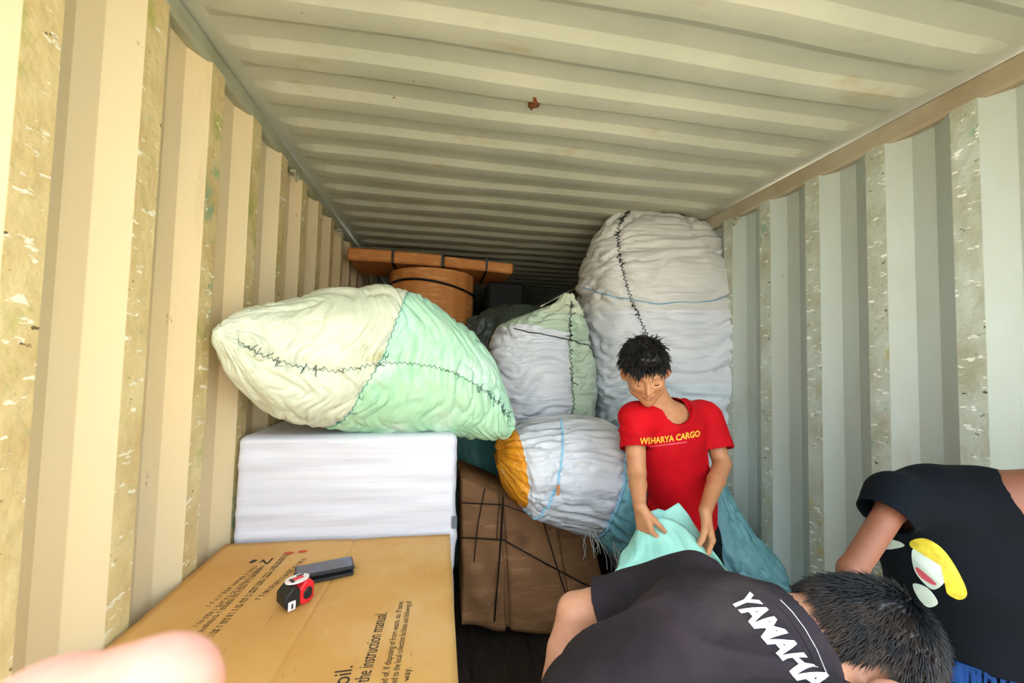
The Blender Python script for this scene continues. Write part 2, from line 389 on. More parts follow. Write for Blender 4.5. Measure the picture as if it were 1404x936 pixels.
    def at(s, q, th, off=.001):
        th = th % (2*math.pi)
        i = np.interp(q, s.q, np.arange(len(s.q))); j = th/(2*math.pi)*len(s.th)
        i0 = int(min(i, len(s.q)-2)); fi = i-i0; j0 = int(j) % len(s.th); fj = j-int(j); j1 = (j0+1) % len(s.th)
        def L(A): return (A[i0, j0]*(1-fi)+A[i0+1, j0]*fi)*(1-fj)+(A[i0, j1]*(1-fi)+A[i0+1, j1]*fi)*fj
        n = unit(L(s.N)); return L(s.g)+n*off, n
    def stitch(s, path, kind, m, wd=.013, step=.011, r=.0016, name='seam_stitching', tails=True, dense=1.0):
        b = MB(); pts = []
        ts = np.linspace(path[0][0], path[-1][0], 200); tv = np.interp(ts, [p[0] for p in path], [p[1] for p in path])
        pos = [s.at(*((a, c) if kind == 'long' else (c, a)), off=.001) for a, c in zip(ts, tv)]
        cl = np.concatenate([[0], np.cumsum([np.linalg.norm(pos[i+1][0]-pos[i][0]) for i in range(199)])])
        n = int(cl[-1]/step); rnd = random.Random(5)
        for k in range(n):
            x = np.interp((k+.5)*step, cl, np.arange(200)); i = int(min(x, 198))
            p, nn = pos[i]; p = p+(pos[i+1][0]-p)*(x-i); tg = unit(pos[i+1][0]-pos[i][0]); sd_ = np.cross(tg, nn)
            w_ = wd*(.35+.9*rnd.random())/2
            pts.append(p+sd_*w_*(1 if k % 2 else -1)+nn*(.0015+.002*rnd.random()))
            if tails and rnd.random() < .16*dense:
                q_ = p+sd_*wd*(rnd.random()-.5)+nn*.003
                b.tube([q_, q_+sd_*rnd.uniform(-.022, .022)+tg*rnd.uniform(-.01, .02)+nn*.004, q_+sd_*rnd.uniform(-.03, .03)+tg*.012+nn*.002], r*1.1, 4)
        b.tube(pts, r, 4)
        return under(b.build(name, m), s.root)
    def rope(s, path, kind, m, r=.003, name='tie_rope', off=.002):
        b = MB(); ts = np.linspace(path[0][0], path[-1][0], 90); tv = np.interp(ts, [p[0] for p in path], [p[1] for p in path])
        b.tube([s.at(*((a, c) if kind == 'long' else (c, a)), off=off)[0] for a, c in zip(ts, tv)], r, 6)
        return under(b.build(name, m), s.root)

pi = math.pi
# big cream and mint sack on the wrapped foam block
sm1 = [(0.02, 4.60), (.25, 4.62), (.5, 4.70), (.8, 4.80), (.98, 4.78)]; pv = [(pi, .33), (4.4, .385), (4.75, .44), (5.5, .50), (2*pi, .55)]
Yg = [1.33, 1.36, 1.44, 1.55, 1.66, 1.73, 1.77, 1.79, 1.79, 1.79, 1.78]
def gst(k, xt, yt, xb, yb, d): return (P(xt, yt, Yg[k]), P(xb, yb, Yg[k]), d)
st = [gst(0, 298, 447, 298, 467, .02), gst(1, 307, 436, 309, 494, .045), gst(2, 352, 421, 336, 541, .10), gst(3, 410, 405, 384, 579, .17), gst(4, 478, 391, 442, 588, .23),
      gst(5, 535, 392, 505, 593, .25), gst(6, 590, 412, 570, 596, .23), gst(7, 634, 444, 622, 599, .21), gst(8, 672, 484, 664, 602, .15), gst(9, 696, 540, 692, 600, .08), gst(10, 707, 578, 706, 588, .015)]
def mg(q, t):
    if t < pi: return 0 if q < .45 else 1
    qq = np.interp(t, [p[0] for p in pv], [p[1] for p in pv])
    if q < qq: return 0
    return 1 if t < np.interp(q, [p[0] for p in sm1], [p[1] for p in sm1]) else 2
green = Sack('woven_sack', 'big plump cream and mint green sack lying on the white wrapped block against left wall', st, [M['w_cream'], M['w_green'], M['w_green2']], mg, e=2.15, nv=220, nu=200, wr=.0065, dirn='circ', freq=.8,
             seams=[dict(kind='long', path=sm1, dent=.008, puck=.004), dict(kind='across', path=pv, dent=.005, puck=.002)], seed=3)
green.stitch(sm1, 'long', M['thread_grey'], wd=.012, step=.010, r=.0012, dense=1.6)
green.stitch(pv, 'across', M['teal_thread'], wd=.008, step=.014, r=.0012, name='panel_stitching', dense=.3)

# tall white sack by the right wall
Yt = 2.45
def vst(xl, yl, xr, yr, d, Y=Yt): return (P(xl, yl, Y), P(xr, yr, Y), d)
st = [vst(850, 290, 902, 294, .05), vst(829, 300, 950, 303, .13), vst(812, 326, 976, 325, .24), vst(800, 362, 991, 360, .32), vst(795, 410, 1001, 412, .36),
      vst(802, 470, 1004, 470, .37), vst(806, 530, 1001, 530, .36), vst(818, 600, 994, 600, .34), vst(830, 680, 985, 680, .30), vst(838, 760, 975, 760, .25), vst(850, 800, 960, 800, .1)]
tsm = [(0.0, 5.3), (.08, 5.55), (.25, 5.35), (.38, 5.15), (.5, 5.0)]
tall = Sack('woven_sack', 'tallest white sack, standing upright behind the man in red, reaching almost to the roof', st, [M['w_grey'], M['w_white'], M['w_bluish']],
            lambda q, t: 0 if q < .30 else (1 if q < .47 else 2), e=2.5, nv=210, nu=170, wr=.016, dirn='circ', seed=11, freq=1.0,
            seams=[dict(kind='long', path=tsm, dent=.014, puck=.006), dict(kind='across', path=[(pi, .20), (4.5, .31), (2*pi, .26)], dent=.01, puck=0)])
tall.stitch(tsm, 'long', M['thread'], wd=.022, step=.012, r=.0034, dense=1.4)
tall.rope([(pi+.05, .17), (3.9, .235), (4.5, .275), (5.0, .285), (5.6, .262), (6.2, .225)], 'across', M['blue_rope'], .0045)

# peaked sack in the middle, green cap over a white body
Ym = 2.33
st = [(P(772, 402, Ym), P(786, 401, Ym), .02), (P(757, 416, Ym), P(794, 414, Ym), .06), (P(718, 432, Ym), P(803, 434, Ym), .13), (P(682, 450, Ym), P(808, 460, Ym), .20),
      (P(668, 490, Ym), P(814, 492, Ym), .21), (P(668, 530, Ym), P(817, 530, Ym), .21), (P(680, 572, Ym), P(812, 575, Ym), .19), (P(690, 606, Ym), P(800, 608, Ym), .13), (P(715, 620, Ym), P(775, 620, Ym), .05)]
msm = [(.04, 4.52), (.2, 4.48), (.3, 4.42), (.5,4.40), (.85, 4.44)]
def mm_(q, t):
    if q < .285+.02*math.sin(t*2): return 0 if q < .16 and t < 5.4 else 1
    return 1 if t < 4.42 and t > 1.5 else 2
mid = Sack('woven_sack', 'peaked grey green sack with white panel, between the mint sack and tall sack', st, [M['w_cream'], M['w_green_d'] if 'w_green_d' in M else woven('woven_sage', '#a9bfa6', '#b9c8b6', 5), M['w_white']], mm_,
           e=2.5, nv=160, nu=150, wr=.013, dirn='circ', seed=23, freq=.9, seams=[dict(kind='long', path=msm, dent=.012, puck=.005), dict(kind='across', path=[(pi, .37), (4.5, .33), (2*pi, .30)], dent=.015, puck=0)])
mid.stitch(msm, 'long', M['thread'], wd=.018, step=.013, r=.0025, dense=1.3)
mid.rope([(3.2, .38), (4.5, .33), (5.5, .29)], 'across', M['thread'], .003)

# dark sack slumped behind, in the shade
Yd = 2.92
st = [(P(640, 440, Yd), P(640, 470, Yd), .05), (P(665, 424, Yd), P(660, 520, Yd), .15), (P(700, 416, Yd), P(700, 560, Yd), .22), (P(745, 420, Yd), P(750, 560, Yd), .22), (P(790, 440, Yd), P(790, 540, Yd), .15), (P(810, 470, Yd), P(810, 500, Yd), .04)]
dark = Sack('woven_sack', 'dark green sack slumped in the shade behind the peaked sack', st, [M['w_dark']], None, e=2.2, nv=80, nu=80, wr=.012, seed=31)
st = [(P(655, 505, Yd-.1), P(720, 505, Yd-.1), .1), (P(640, 560, Yd-.1), P(790, 560, Yd-.1), .25), (P(630, 700, Yd-.1), P(830, 700, Yd-.1), .3), (P(640, 800, Yd-.1), P(820, 800, Yd-.1), .2), (P(700, 815, Yd-.1), P(760, 815, Yd-.1), .05)]

# white ball sack with orange end and teal end
Yb = 1.93
st = [(P(678, 612, Yb), P(680, 640, Yb), .05), (P(686, 594, Yb), P(694, 672, Yb), .16), (P(712, 582, Yb), P(716, 700, Yb), .24), (P(752, 573, Yb), P(744, 716, Yb), .24), (P(800, 571, Yb), P(778, 722, Yb), .24),
      (P(842, 585, Yb), P(806, 732, Yb), .22), (P(866, 612, Yb), P(832, 752, Yb), .19), (P(880, 650, Yb), P(862, 768, Yb), .13), (P(884, 700, Yb), P(876, 762, Yb), .08), (P(884, 728, Yb), P(882, 742, Yb), .02)]
ball = Sack('woven_sack', 'round white sack with orange left end and teal right end', st, [M['w_orange'], M['w_white'], M['w_teal']],
            lambda q, t: 0 if q < .125 else (1 if q < .615 else 2), e=2.15, nv=160, nu=160, wr=.010, dirn='long', seed=41, freq=1.2,
            seams=[dict(kind='across', path=[(0, .125), (2*pi, .125)], dent=.008, puck=.003), dict(kind='across', path=[(0, .615), (2*pi, .615)], dent=.012, puck=.003)])
bl = mat('pale_blue_band', '#8fc3dd', .6)
ball.rope([(pi+.25, .12), (3.9, .20), (4.7, .27), (5.4, .30), (6.2, .33)], 'across', bl, .006, off=.001)
ball.rope([(3.5, .60), (4.5, .60), (5.5, .60), (6.28, .60)], 'across', bl, .005, off=.004, name='mouth_cord')
b = MB(); p_, n_ = ball.at(.27, 4.72, .004); b.box(p_-V(0, .004, .02), (.012, .006, .045), bev=.002); b.build('paper_tag', M['card3']); under(bpy.data.objects['paper_tag'], ball.root)
b = MB(); rnd = random.Random(3)
for i in range(16):
    p_, n_ = ball.at(rnd.uniform(.5, .75), rnd.uniform(3.3, 3.9), .0); q_ = p_+V(rnd.uniform(-.03, .03), -.03, -.05); b.tube([p_, q_, q_+V(rnd.uniform(-.03, .03), 0, rnd.uniform(-.07, -.02))], .0011, 4)
under(b.build('loose_thread', M['w_grey']), ball.root)['label'] = 'frayed threads hanging from the mouth cord'

# teal sack behind, between foam block and ball sack
Yk = 2.80
st = [(P(600, 612, Yk), P(600, 640, Yk), .04), (P(622, 596, Yk), P(620, 770, Yk), .14), (P(655, 590, Yk), P(655, 786, Yk), .2), (P(685, 600, Yk), P(685, 780, Yk), .14), (P(700, 620, Yk), P(700, 660, Yk), .05)]
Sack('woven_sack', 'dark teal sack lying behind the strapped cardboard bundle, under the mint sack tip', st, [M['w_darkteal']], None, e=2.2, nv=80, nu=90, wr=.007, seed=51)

# teal sack slumped against the right wall
Yr = 1.88
st = [(P(962, 640, Yr), P(985, 650, Yr), .03), (P(955, 672, Yr), P(1001, 685, Yr), .09), (P(945, 715, Yr), P(1028, 722, Yr), .15), (P(945, 760, Yr), P(1052, 758, Yr), .19), (P(975, 800, Yr), P(1073, 786, Yr), .17), (P(1010, 812, Yr), P(1070, 800, Yr), .10), (P(1032, 814, Yr), P(1056, 808, Yr), .03)]
Sack('woven_sack', 'slumped teal sack leaning by the right wall beside the man in red', st, [M['w_teal']], None, e=2.3, nv=120, nu=120, wr=.014, dirn='long', seed=61, freq=1.1)
Yq = 1.86
st = [(P(992, 850, Yq), P(992, 880, Yq), .05), (P(1005, 822, Yq), P(1005, 925, Yq), .14), (P(1030, 818, Yq), P(1030, 934, Yq), .18), (P(1058, 826, Yq), P(1058, 930, Yq), .17), (P(1070, 850, Yq), P(1070, 905, Yq), .06)]
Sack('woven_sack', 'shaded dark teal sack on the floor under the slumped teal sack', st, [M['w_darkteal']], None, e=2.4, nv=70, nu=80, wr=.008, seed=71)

# ------------------------------------------------------------------ wrapped foam block, carton, bundle
cz = P(480, 595, 1.52)[2]
xL, xRr = -.700, P(627, 640, 1.62)[0]; yF, yB = 1.60, 2.02
zt = P(480, 596, 1.62)[2]
fo = thing('wrapped_foam_block', 'tall white plastic-wrapped foam block standing against left wall under the big mint sack', 'foam block', ((xL+xRr)/2, (yF+yB)/2, .008))
nx, nz, ny = 60, 90, 16
def foam_face():
    v = []; f = []
    # rounded box grid, front face wrinkled with horizontal film folds
    from itertools import product
    def pt(a, c, d):  # a,c,d in -1..1
        hx, hy, hz = (xRr-xL)/2, (yB-yF)/2, (zt-.008)/2; r = .028
        p = V(a*hx, c*hy, d*hz); q = np.clip(p, -V(hx, hy, hz)+r, V(hx, hy, hz)-r); dlt = p-q; n = np.linalg.norm(dlt)
        p = q+(dlt/n*r if n > 1e-9 else dlt)
        return p+V((xL+xRr)/2, (yF+yB)/2, (zt+.008)/2)
    idx = {}
    def vert(i, j, k):
        key = (i, j, k)
        if key not in idx:
            a, c, d = 2*i/nx-1, 2*j/ny-1, 2*k/nz-1
            p = pt(a, c, d); idx[key] = len(v); v.append(p)
        return idx[key]
    for i, k in product(range(nx), range(nz)):
        f.append((vert(i, 0, k), vert(i+1, 0, k), vert(i+1, 0, k+1), vert(i, 0, k+1))); f.append((vert(i, ny, k), vert(i, ny, k+1), vert(i+1, ny, k+1), vert(i+1, ny, k)))
    for j, k in product(range(ny), range(nz)):
        f.append((vert(0, j, k), vert(0, j, k+1), vert(0, j+1, k+1), vert(0, j+1, k))); f.append((vert(nx, j, k), vert(nx, j+1, k), vert(nx, j+1, k+1), vert(nx, j, k+1)))
    for i, j in product(range(nx), range(ny)):
        f.append((vert(i, j, 0), vert(i, j+1, 0), vert(i+1, j+1, 0), vert(i+1, j, 0))); f.append((vert(i, j, nz), vert(i+1, j, nz), vert(i+1, j+1, nz), vert(i, j+1, nz)))
    v = np.array(v); fr = v[:, 1] < yF+.03
    fold = noise(v[:, 0]*3.2, v[:, 2]*48, 2)**3*.012+noise(v[:, 0]*1.3, v[:, 2]*22, 7)*.0025+noise(v[:, 0]*4, v[:, 2]*4, 5)*.004
    v[:, 1] -= np.where(fr, fold, 0); v[:, 0] += np.where(v[:, 0] > xRr-.03, noise(v[:, 2]*9, v[:, 1]*8, 3)*.006+.004*noise(v[:, 2]*30, 3), 0)
    return v, f
v, f = foam_face(); under(mesh_obj('film_cover', v, f, M['foam']), fo)
b = MB(); c = P(623, 716, yF-.004); b.box(c, (.02, .006, .045), bev=.002); under(b.build('tape_piece', mat('grey_tape', '#5d6672', .5)), fo)

zc = P(480, 737, 1.58)[2]; yc0, yc1 = .34, 1.575; xc1 = P(617, 760, 1.5)[0]
ct = thing('carton', 'large flat brown carton lying in front of the white block, lettered and holding tape measure', 'carton', ((-.70+xc1)/2, (yc0+yc1)/2, .008))
v = []; f = []; NX, NY = 40, 44
cxs = np.linspace(-.703, xc1, NX+1); cys = np.linspace(yc0, yc1, NY+1)
def on_top(x, y):
    d = RT*(x-702)-UP*(y-468)+FWD*FPX; return CAM+d*((zc-CAM[2])/d[2])
sxa, sxb = on_top(434, 825), on_top(367, 936)
def ztop(x, y):
    sx_ = sxb[0]+(y-sxb[1])*(sxa[0]-sxb[0])/(sxa[1]-sxb[1])
    ds = x-sx_
    return zc-.0035*math.exp(-(ds/.005)**2)-.003*max(0, 1-abs(ds)/.12)+.003*float(noise(x*5, y*5, 1))
V_ = [];
xsn = sorted(set(list(np.linspace(-.703, xc1, 34))))
for y in cys:
    sx_ = sxb[0]+(y-sxb[1])*(sxa[0]-sxb[0])/(sxa[1]-sxb[1])
    row = list(np.linspace(-.703, sx_-.012, 20))+[sx_-.006, sx_-.003, sx_, sx_+.003, sx_+.006]+list(np.linspace(sx_+.012, xc1, 20))
    for x in row: V_.append((x, y, ztop(x, y)))
n = 45
for i in range(len(cys)-1):
    for j in range(n-1): f.append((i*n+j, i*n+j+1, (i+1)*n+j+1, (i+1)*n+j))
top = mesh_obj('top_flap', V_, f, M['card']); under(top, ct)
md = top.modifiers.new('thick', 'SOLIDIFY'); md.thickness = .006; md.offset = -1
b = MB(); b.box(((-.703+xc1)/2, (yc0+yc1)/2, (zc-.012+.008)/2), (xc1+.703, yc1-yc0, zc-.02), bev=.006); under(b.build('carton_body', M['card']), ct)

def text_mesh(s, size, bold=0.0, shear=0.0, space=1.0):
    cu = bpy.data.curves.new('t', 'FONT'); cu.body = s; cu.size = size; cu.offset = bold; cu.shear = shear; cu.space_character = space; cu.resolution_u = 3
    o = bpy.data.objects.new('t', cu); COL.objects.link(o); dg = bpy.context.evaluated_depsgraph_get()
    me = bpy.data.meshes.new_from_object(o.evaluated_get(dg)); COL.objects.unlink(o); bpy.data.objects.remove(o)
    v = np.array([x.co[:] for x in me.vertices]); f = [tuple(p.vertices) for p in me.polygons]; bpy.data.meshes.remove(me)
    return v, f
def lay_text(b, s, org, dx, dy, size, z=None, **k):
    v, f = text_mesh(s, size, **k); dx, dy = unit(dx), unit(dy)
    w_ = [org+dx*p[0]+dy*p[1] for p in v]
    if z is not None: w_ = [V(p[0], p[1], ztop(p[0], p[1])+.0012) for p in w_]
    b.add(w_, f)
def on_top(x, y):
    d = RT*(x-702)-UP*(y-468)+FWD*FPX; return CAM+d*((zc-CAM[2])/d[2])
bT = MB()
def line(b, s, p0, p1, size, **k):
    a, c = on_top(*p0), on_top(*p1); d = unit(c-a); n_ = V(-d[1], d[0], 0)
    v, f = text_mesh(s, 1.0, **k); w_ = v[:, 0].max(); L_ = np.linalg.norm(c-a)
    b.add([V(*(a+d*(p[0]/w_*L_)+n_*p[1]*size)[:2], 0)+V(0, 0, ztop(*(a+d*(p[0]/w_*L_)+n_*p[1]*size)[:2])+.0012) for p in v], f)
line(bT, 'd the instruction manual.', (503, 945), (531, 840), .044)
line(bT, 'posed of. If disposing of from waste, do. If same,', (528, 950), (553, 825), .021)
line(bT, 'carried to the local collection facilities and following all', (542, 950), (564, 825), .021)
under(bT.build('printed_lettering', M['ink'], smooth=False, sharp=None), ct)
bT = MB(); line(bT, 'in way.', (560, 945), (563, 915), .021); under(bT.build('printed_word', M['ink'], smooth=False, sharp=None), ct)
bT = MB(); line(bT, 'oil.', (478, 938), (484, 912), .05); under(bT.build('printed_word', M['ink'], smooth=False, sharp=None), ct)
bT = MB(); rnd = random.Random(9)
for (p0, p1, sz) in (((288, 830), (352, 778), .013), ((272, 858), (358, 780), .014), ((278, 866), (364, 776), .014), ((294, 872), (395, 762), .020), ((356, 822), (422, 766), .016)):
    a, c = on_top(*p0), on_top(*p1); d = unit(c-a); n_ = V(-d[1], d[0], 0); L_ = np.linalg.norm(c-a); x = 0
    while x < L_:
        wd = rnd.uniform(.003, .010)
        for r_ in range(2):
            q_ = a+d*x+n_*(r_*sz*.5+rnd.uniform(-.001, .001))*1.0; q1 = q_+d*wd*rnd.uniform(.4, 1); q2 = q1+n_*sz*.38; q3 = q_+n_*sz*.38
            bT.add([V(p[0], p[1], ztop(p[0], p[1])+.0012) for p in (q_, q1, q2, q3)], [(0, 1, 2, 3)])
        x += wd+rnd.choice((.002, .002, .007))
under(bT.build('printed_small_lines', M['ink_b'], smooth=False, sharp=None), ct)
bT = MB()
for (p0, p1, ww) in (((343, 772), (351, 768), .016), ((360, 768), (366, 774), .006), ((366, 774), (374, 766), .006), ((356, 772), (362, 768), .006)):
    a, c = on_top(*p0), on_top(*p1); d = unit(c-a); n_ = V(-d[1], d[0], 0)*ww/2
    bT.add([V(p[0], p[1], ztop(p[0], p[1])+.0012) for p in (a-n_, c-n_, c+n_, a+n_)], [(0, 1, 2, 3)])
under(bT.build('printed_emblem', M['ink'], smooth=False, sharp=None), ct)
bT = MB()
for cx_, cy_ in ((396, 759), (415, 757)):
    c = on_top(cx_, cy_); pts = [V(c[0]+.016*math.cos(a), c[1]+.009*math.sin(a), zc+.003) for a in np.linspace(0, 2*pi, 15)[:-1]]; bT.add(pts, [tuple(range(14))])
under(bT.build('red_print_marks', M['red_ink'], smooth=False, sharp=None), ct)

# phone in a case, tape measure
def frame(d, n): d = unit(d); n = unit(np.array(n)-d*(np.array(n)@d)); return np.array([d, np.cross(n, d), n]).T
a, c = on_top(402, 797), on_top(486, 780); d = unit(c-a)
ph = thing('mobile_phone', 'black mobile phone in a case lying askew on the brown carton', 'phone', tuple(V(*((a+c)/2)[:2], zc)))
Rp = frame(V(d[0], d[1], 0), V(0, 0, 1)); ctr = (a+c)/2; L_ = np.linalg.norm(c-a)*.97
wd_ = .072
b = MB(); b.box(V(ctr[0], ctr[1], zc+.017)+Rp@V(0, .008, 0), (L_, wd_, .012), Rp, bev=.004); under(b.build('phone_body', M['phone']), ph)
b = MB(); b.box(V(ctr[0], ctr[1], zc+.0235)+Rp@V(0, .008, 0), (L_-.012, wd_-.01, .0015), Rp, bev=.0005); under(b.build('screen', M['screen']), ph)
b = MB(); b.box(V(ctr[0], ctr[1], zc+.0065)+Rp@V(-.003, -.004, 0), (L_, wd_+.004, .007), Rp, bev=.003); under(b.build('flip_cover', M['tape_black']), ph)
a, c = on_top(392, 842), on_top(428, 826); d = unit(c-a); ctr = V(*on_top(411, 832)[:2], zc)
tm = thing('tape_measure', 'red and black tape measure standing on the brown carton beside the phone', 'tape measure', tuple(ctr))
Rt = frame(V(d[0], d[1], 0), V(0, 0, 1))
Wt, Dt, Ht = .072, .060, .062; oc = ctr+Rt@V(0, Dt/2, 0)
def hexpr(x0, x1, z0, z1, dep, cut, m, name, y0=0.0):
    b = MB(); pr = [(x0+cut, z0), (x1-cut, z0), (x1, z0+cut), (x1, z1-cut), (x1-cut, z1), (x0+cut*1.6, z1), (x0, z1-cut*1.6), (x0, z0+cut)]
    vs = [ctr+Rt@V(x, y0+s_*dep, z) for s_ in (0, 1) for x, z in pr]; n = 8
    b.add(vs, [tuple(range(n)), tuple(range(n, 2*n))[::-1]]+[(i, i+n, (i+1) % n+n, (i+1) % n) for i in range(n)])
    o = b.build(name, m, smooth=False); bv = o.modifiers.new('bev', 'BEVEL'); bv.width = .003; bv.segments = 2; return under(o, tm)
hexpr(-.002, .036, .002, .060, .050, .010, M['tape_red'], 'red_shell')
hexpr(-.038, .000, .0, .056, .054, .012, M['tape_black'], 'rubber_grip', -.002)
hexpr(.008, .030, .014, .044, .004, .006, M['tape_black'], 'side_emblem', -.003)
b = MB(); cc = ctr+Rt@V(.002, .026, .060)
b.add([cc+Rt@V(.030*math.cos(t), .022*math.sin(t), .0+z_) for z_ in (0, .003) for t in np.linspace(0, 2*pi, 25)[:-1]], [tuple(range(24))[::-1], tuple(range(24, 48))]+[(i, (i+1) % 24, (i+1) % 24+24, i+24) for i in range(24)])
lab = under(b.build('round_label', M['tape_white'], smooth=False), tm); lab['label'] = 'white round label on top'
b = MB(); b.box(cc+Rt@V(-.002, 0, .0035), (.034, .014, .001), Rt); o = under(b.build('label_bar', M['tape_red']), tm); b = MB(); b.box(cc+Rt@V(.012, .010, .0035), (.018, .007, .001), Rt); b.box(cc+Rt@V(-.015, -.004, .0040), (.007, .02, .001), Rt); under(b.build('label_mark', M['tape_black']), tm)
b = MB(); b.box(ctr+Rt@V(-.022, -.004, .014), (.018, .004, .022), Rt, bev=.001); under(b.build('tape_hook', M['tape_white']), tm)
b = MB(); b.box(ctr+Rt@V(-.022, -.0065, .014), (.004, .001, .012), Rt); under(b.build('hook_slot', M['tape_black']), tm)

# strapped cardboard bundle
Yc = 2.15
tl, tr, brr, bll = P(632, 652, Yc), P(812, 738, Yc), P(842, 868, Yc), P(633, 850, Yc)
bu = thing('cardboard_bundle', 'bulging bundle of folded brown cardboard tied with black straps, under the white round sack', 'cardboard bundle', tuple(V((tl[0]+tr[0])/2, Yc+.25, .008)))
def bund(a, c):  # a 0..1 left-right, c 0..1 bottom-top, front face
    lo = bll*(1-a)+brr*a; hi = tl*(1-a)+tr*a; lo = lo.copy(); 
    x = lo*(1-c)+hi*c
    x[1] -= .06*math.sin(pi*min(max(a, 0), 1))*math.sin(pi*min(max(c, 0), 1))**.6
    x[2] += .02*math.sin(pi*a)*(2*c-1)
    return x
sheets = [(0, .27, 0.0, .030), (.275, .295, 0.01, .004), (.30, .70, .0, .022), (.705, 1.0, .03, .010)]
for (a0, a1, c0, out_) in sheets:
    vs = []; n1, n2 = 14, 26
    for i in range(n1+1):
        for j in range(n2+1):
            a = a0+(a1-a0)*i/n1; c = c0+(1-c0)*j/n2; p = bund(a, c)
            rid = -.006*abs(math.sin(c*8.5*pi/2+a))**14-.004*(abs(noise(c*14, a*1.5, 3))**.5)*-1
            p[1] -= out_+rid+.006*float(noise(a*9, c*5, 8)); 
            if a0 == 0: p[1] += .012*math.sin((a*22+c*8))*(c < .55)
            vs.append(p)
    fs = [(i*(n2+1)+j, (i+1)*(n2+1)+j, (i+1)*(n2+1)+j+1, i*(n2+1)+j+1) for i in range(n1) for j in range(n2)]
    o = mesh_obj('cardboard_sheet', vs, fs, M['card2']); md = o.modifiers.new('t', 'SOLIDIFY'); md.thickness = .006; md.offset = -1; under(o, bu)
b = MB(); n1, n2 = 10, 10; vs = []
for s_ in (0, 1):
    for i in range(n1+1):
        for j in range(n2+1):
            p = bund(i/n1, j/n2); p[1] += .0 if s_ == 0 else .36; vs.append(p)
NN = (n1+1)*(n2+1); fs = []
for s_ in (0, 1):
    for i in range(n1):
        for j in range(n2):
            q_ = (i*(n2+1)+j, (i+1)*(n2+1)+j, (i+1)*(n2+1)+j+1, i*(n2+1)+j+1); fs.append(tuple(x+s_*NN for x in (q_ if s_ == 0 else q_[::-1])))
for i in range(n1):
    for j in (0, n2): fs.append((i*(n2+1)+j, (i+1)*(n2+1)+j, (i+1)*(n2+1)+j+NN, i*(n2+1)+j+NN))
for j in range(n2):
    for i in (0, n1): fs.append((i*(n2+1)+j, i*(n2+1)+j+1, i*(n2+1)+j+1+NN, i*(n2+1)+j+NN))
under(mesh_obj('stacked_sheets', vs, fs, M['card2']), bu)
def strap_on(pix, wd=.007):
    b = MB(); pts = []
    for (x, y) in pix:
        p = P(x, y, Yc); 
        a = min(max((p[0]-tl[0])/(tr[0]-tl[0]), 0), 1); c = min(max((p[2]-.03)/(tl[2]-.03), 0), 1)
        q_ = P(x, y, bund(a, c)[1]-.042); pts.append(q_)
    fine = []
    for i in range(len(pts)-1):
        for k in range(6): fine.append(pts[i]+(pts[i+1]-pts[i])*k/6)
    fine.append(pts[-1]); b.tube(fine, wd/2, 5)
    return under(b.build('black_strap', M['black']), bu)
strap_on([(633, 689), (690, 692), (718, 702), (748, 712)], .006); strap_on([(632, 737), (690, 740), (740, 768), (800, 800), (815, 806)], .007)
strap_on([(690, 680), (687, 740), (682, 800), (678, 852)], .008); strap_on([(745, 715), (760, 765), (775, 812), (778, 830)], .007); strap_on([(665, 668), (655, 720), (650, 770)], .005)
strap_on([(684, 690), (681, 740)], .004)

# flat parcel and cardboard drum near the roof at the back
Yp = 3.02
fp = thing('flat_parcel', 'long flat orange cardboard parcel with black straps lying on the drum near the roof', 'parcel', tuple(P(590, 360, Yp+.2)))
A, B_ = P(476, 347, Yp), P(704, 367, Yp)
def pc(t): return A+(B_-A)*t+V(0, 0, .012*math.sin(pi*t))
for (t0, t1, dz) in ((0, .26, 0), (.26, .56, .002), (.565, 1.0, .006)):
    b = MB(); c = (pc(t0)+pc(t1))/2; dd_ = pc(t1)-pc(t0); Rb = frame(dd_, V(0, 0, 1))
    th_ = .088 if t0 < .9 else .06
    b.box(c+V(0, .28, -dz), (np.linalg.norm(dd_), .56, th_ - (.01 if t0 > .5 else 0)), Rb, bev=.012); under(b.build('cardboard_sleeve', M['card3']), fp)
for t in (.26, .555, .83):
    c = pc(t); b = MB(); Rb = frame(B_-A, V(0, 0, 1)); b.box(c+V(0, .28, 0), (.016, .574, .102), Rb); under(b.build('black_strap', M['black']), fp)
cyl = thing('cardboard_drum', 'orange brown cardboard drum bound with a black strap beneath the flat parcel', 'drum', tuple(V(*P(596, 400, 3.2)[:2], 1.35)))
dc = P(593, 400, 3.28); Rr = .325; v = []; f = []; zt_ = P(593, 362, 3.0)[2]-.035
for i, z in enumerate(np.linspace(1.30, zt_, 14)):
    for k in range(64):
        a = 2*pi*k/64; r_ = Rr+.004*math.sin(a*16)+.003*float(noise(a*3, z*4, 2)); v.append((dc[0]+r_*math.cos(a), dc[1]+r_*math.sin(a), z))
for i in range(13):
    for k in range(64): f.append((i*64+k, i*64+(k+1) % 64, (i+1)*64+(k+1) % 64, (i+1)*64+k))
f += [tuple(range(64))[::-1], tuple(13*64+k for k in range(64))]
under(mesh_obj('drum_wall', v, f, M['card3'], sharp=50), cyl)
b = MB(); zs_ = P(590, 388, 2.96)[2]
b.tube([V(dc[0]+(Rr+.006)*math.cos(a), dc[1]+(Rr+.006)*math.sin(a), zs_-.0+.02*math.sin(a*2-1)-.02*math.cos(a)) for a in np.linspace(0, 2*pi, 65)], .010, 5); under(b.build('black_strap', M['black']), cyl)
b = MB(); b.box((dc[0], dc[1]+.1, .65), (.8, .5, 1.3), bev=.01); o = tag(b.build('storage_crate', M['card2']), 'brown crate carrying the drum, hidden in the dark behind the sacks', 'crate')
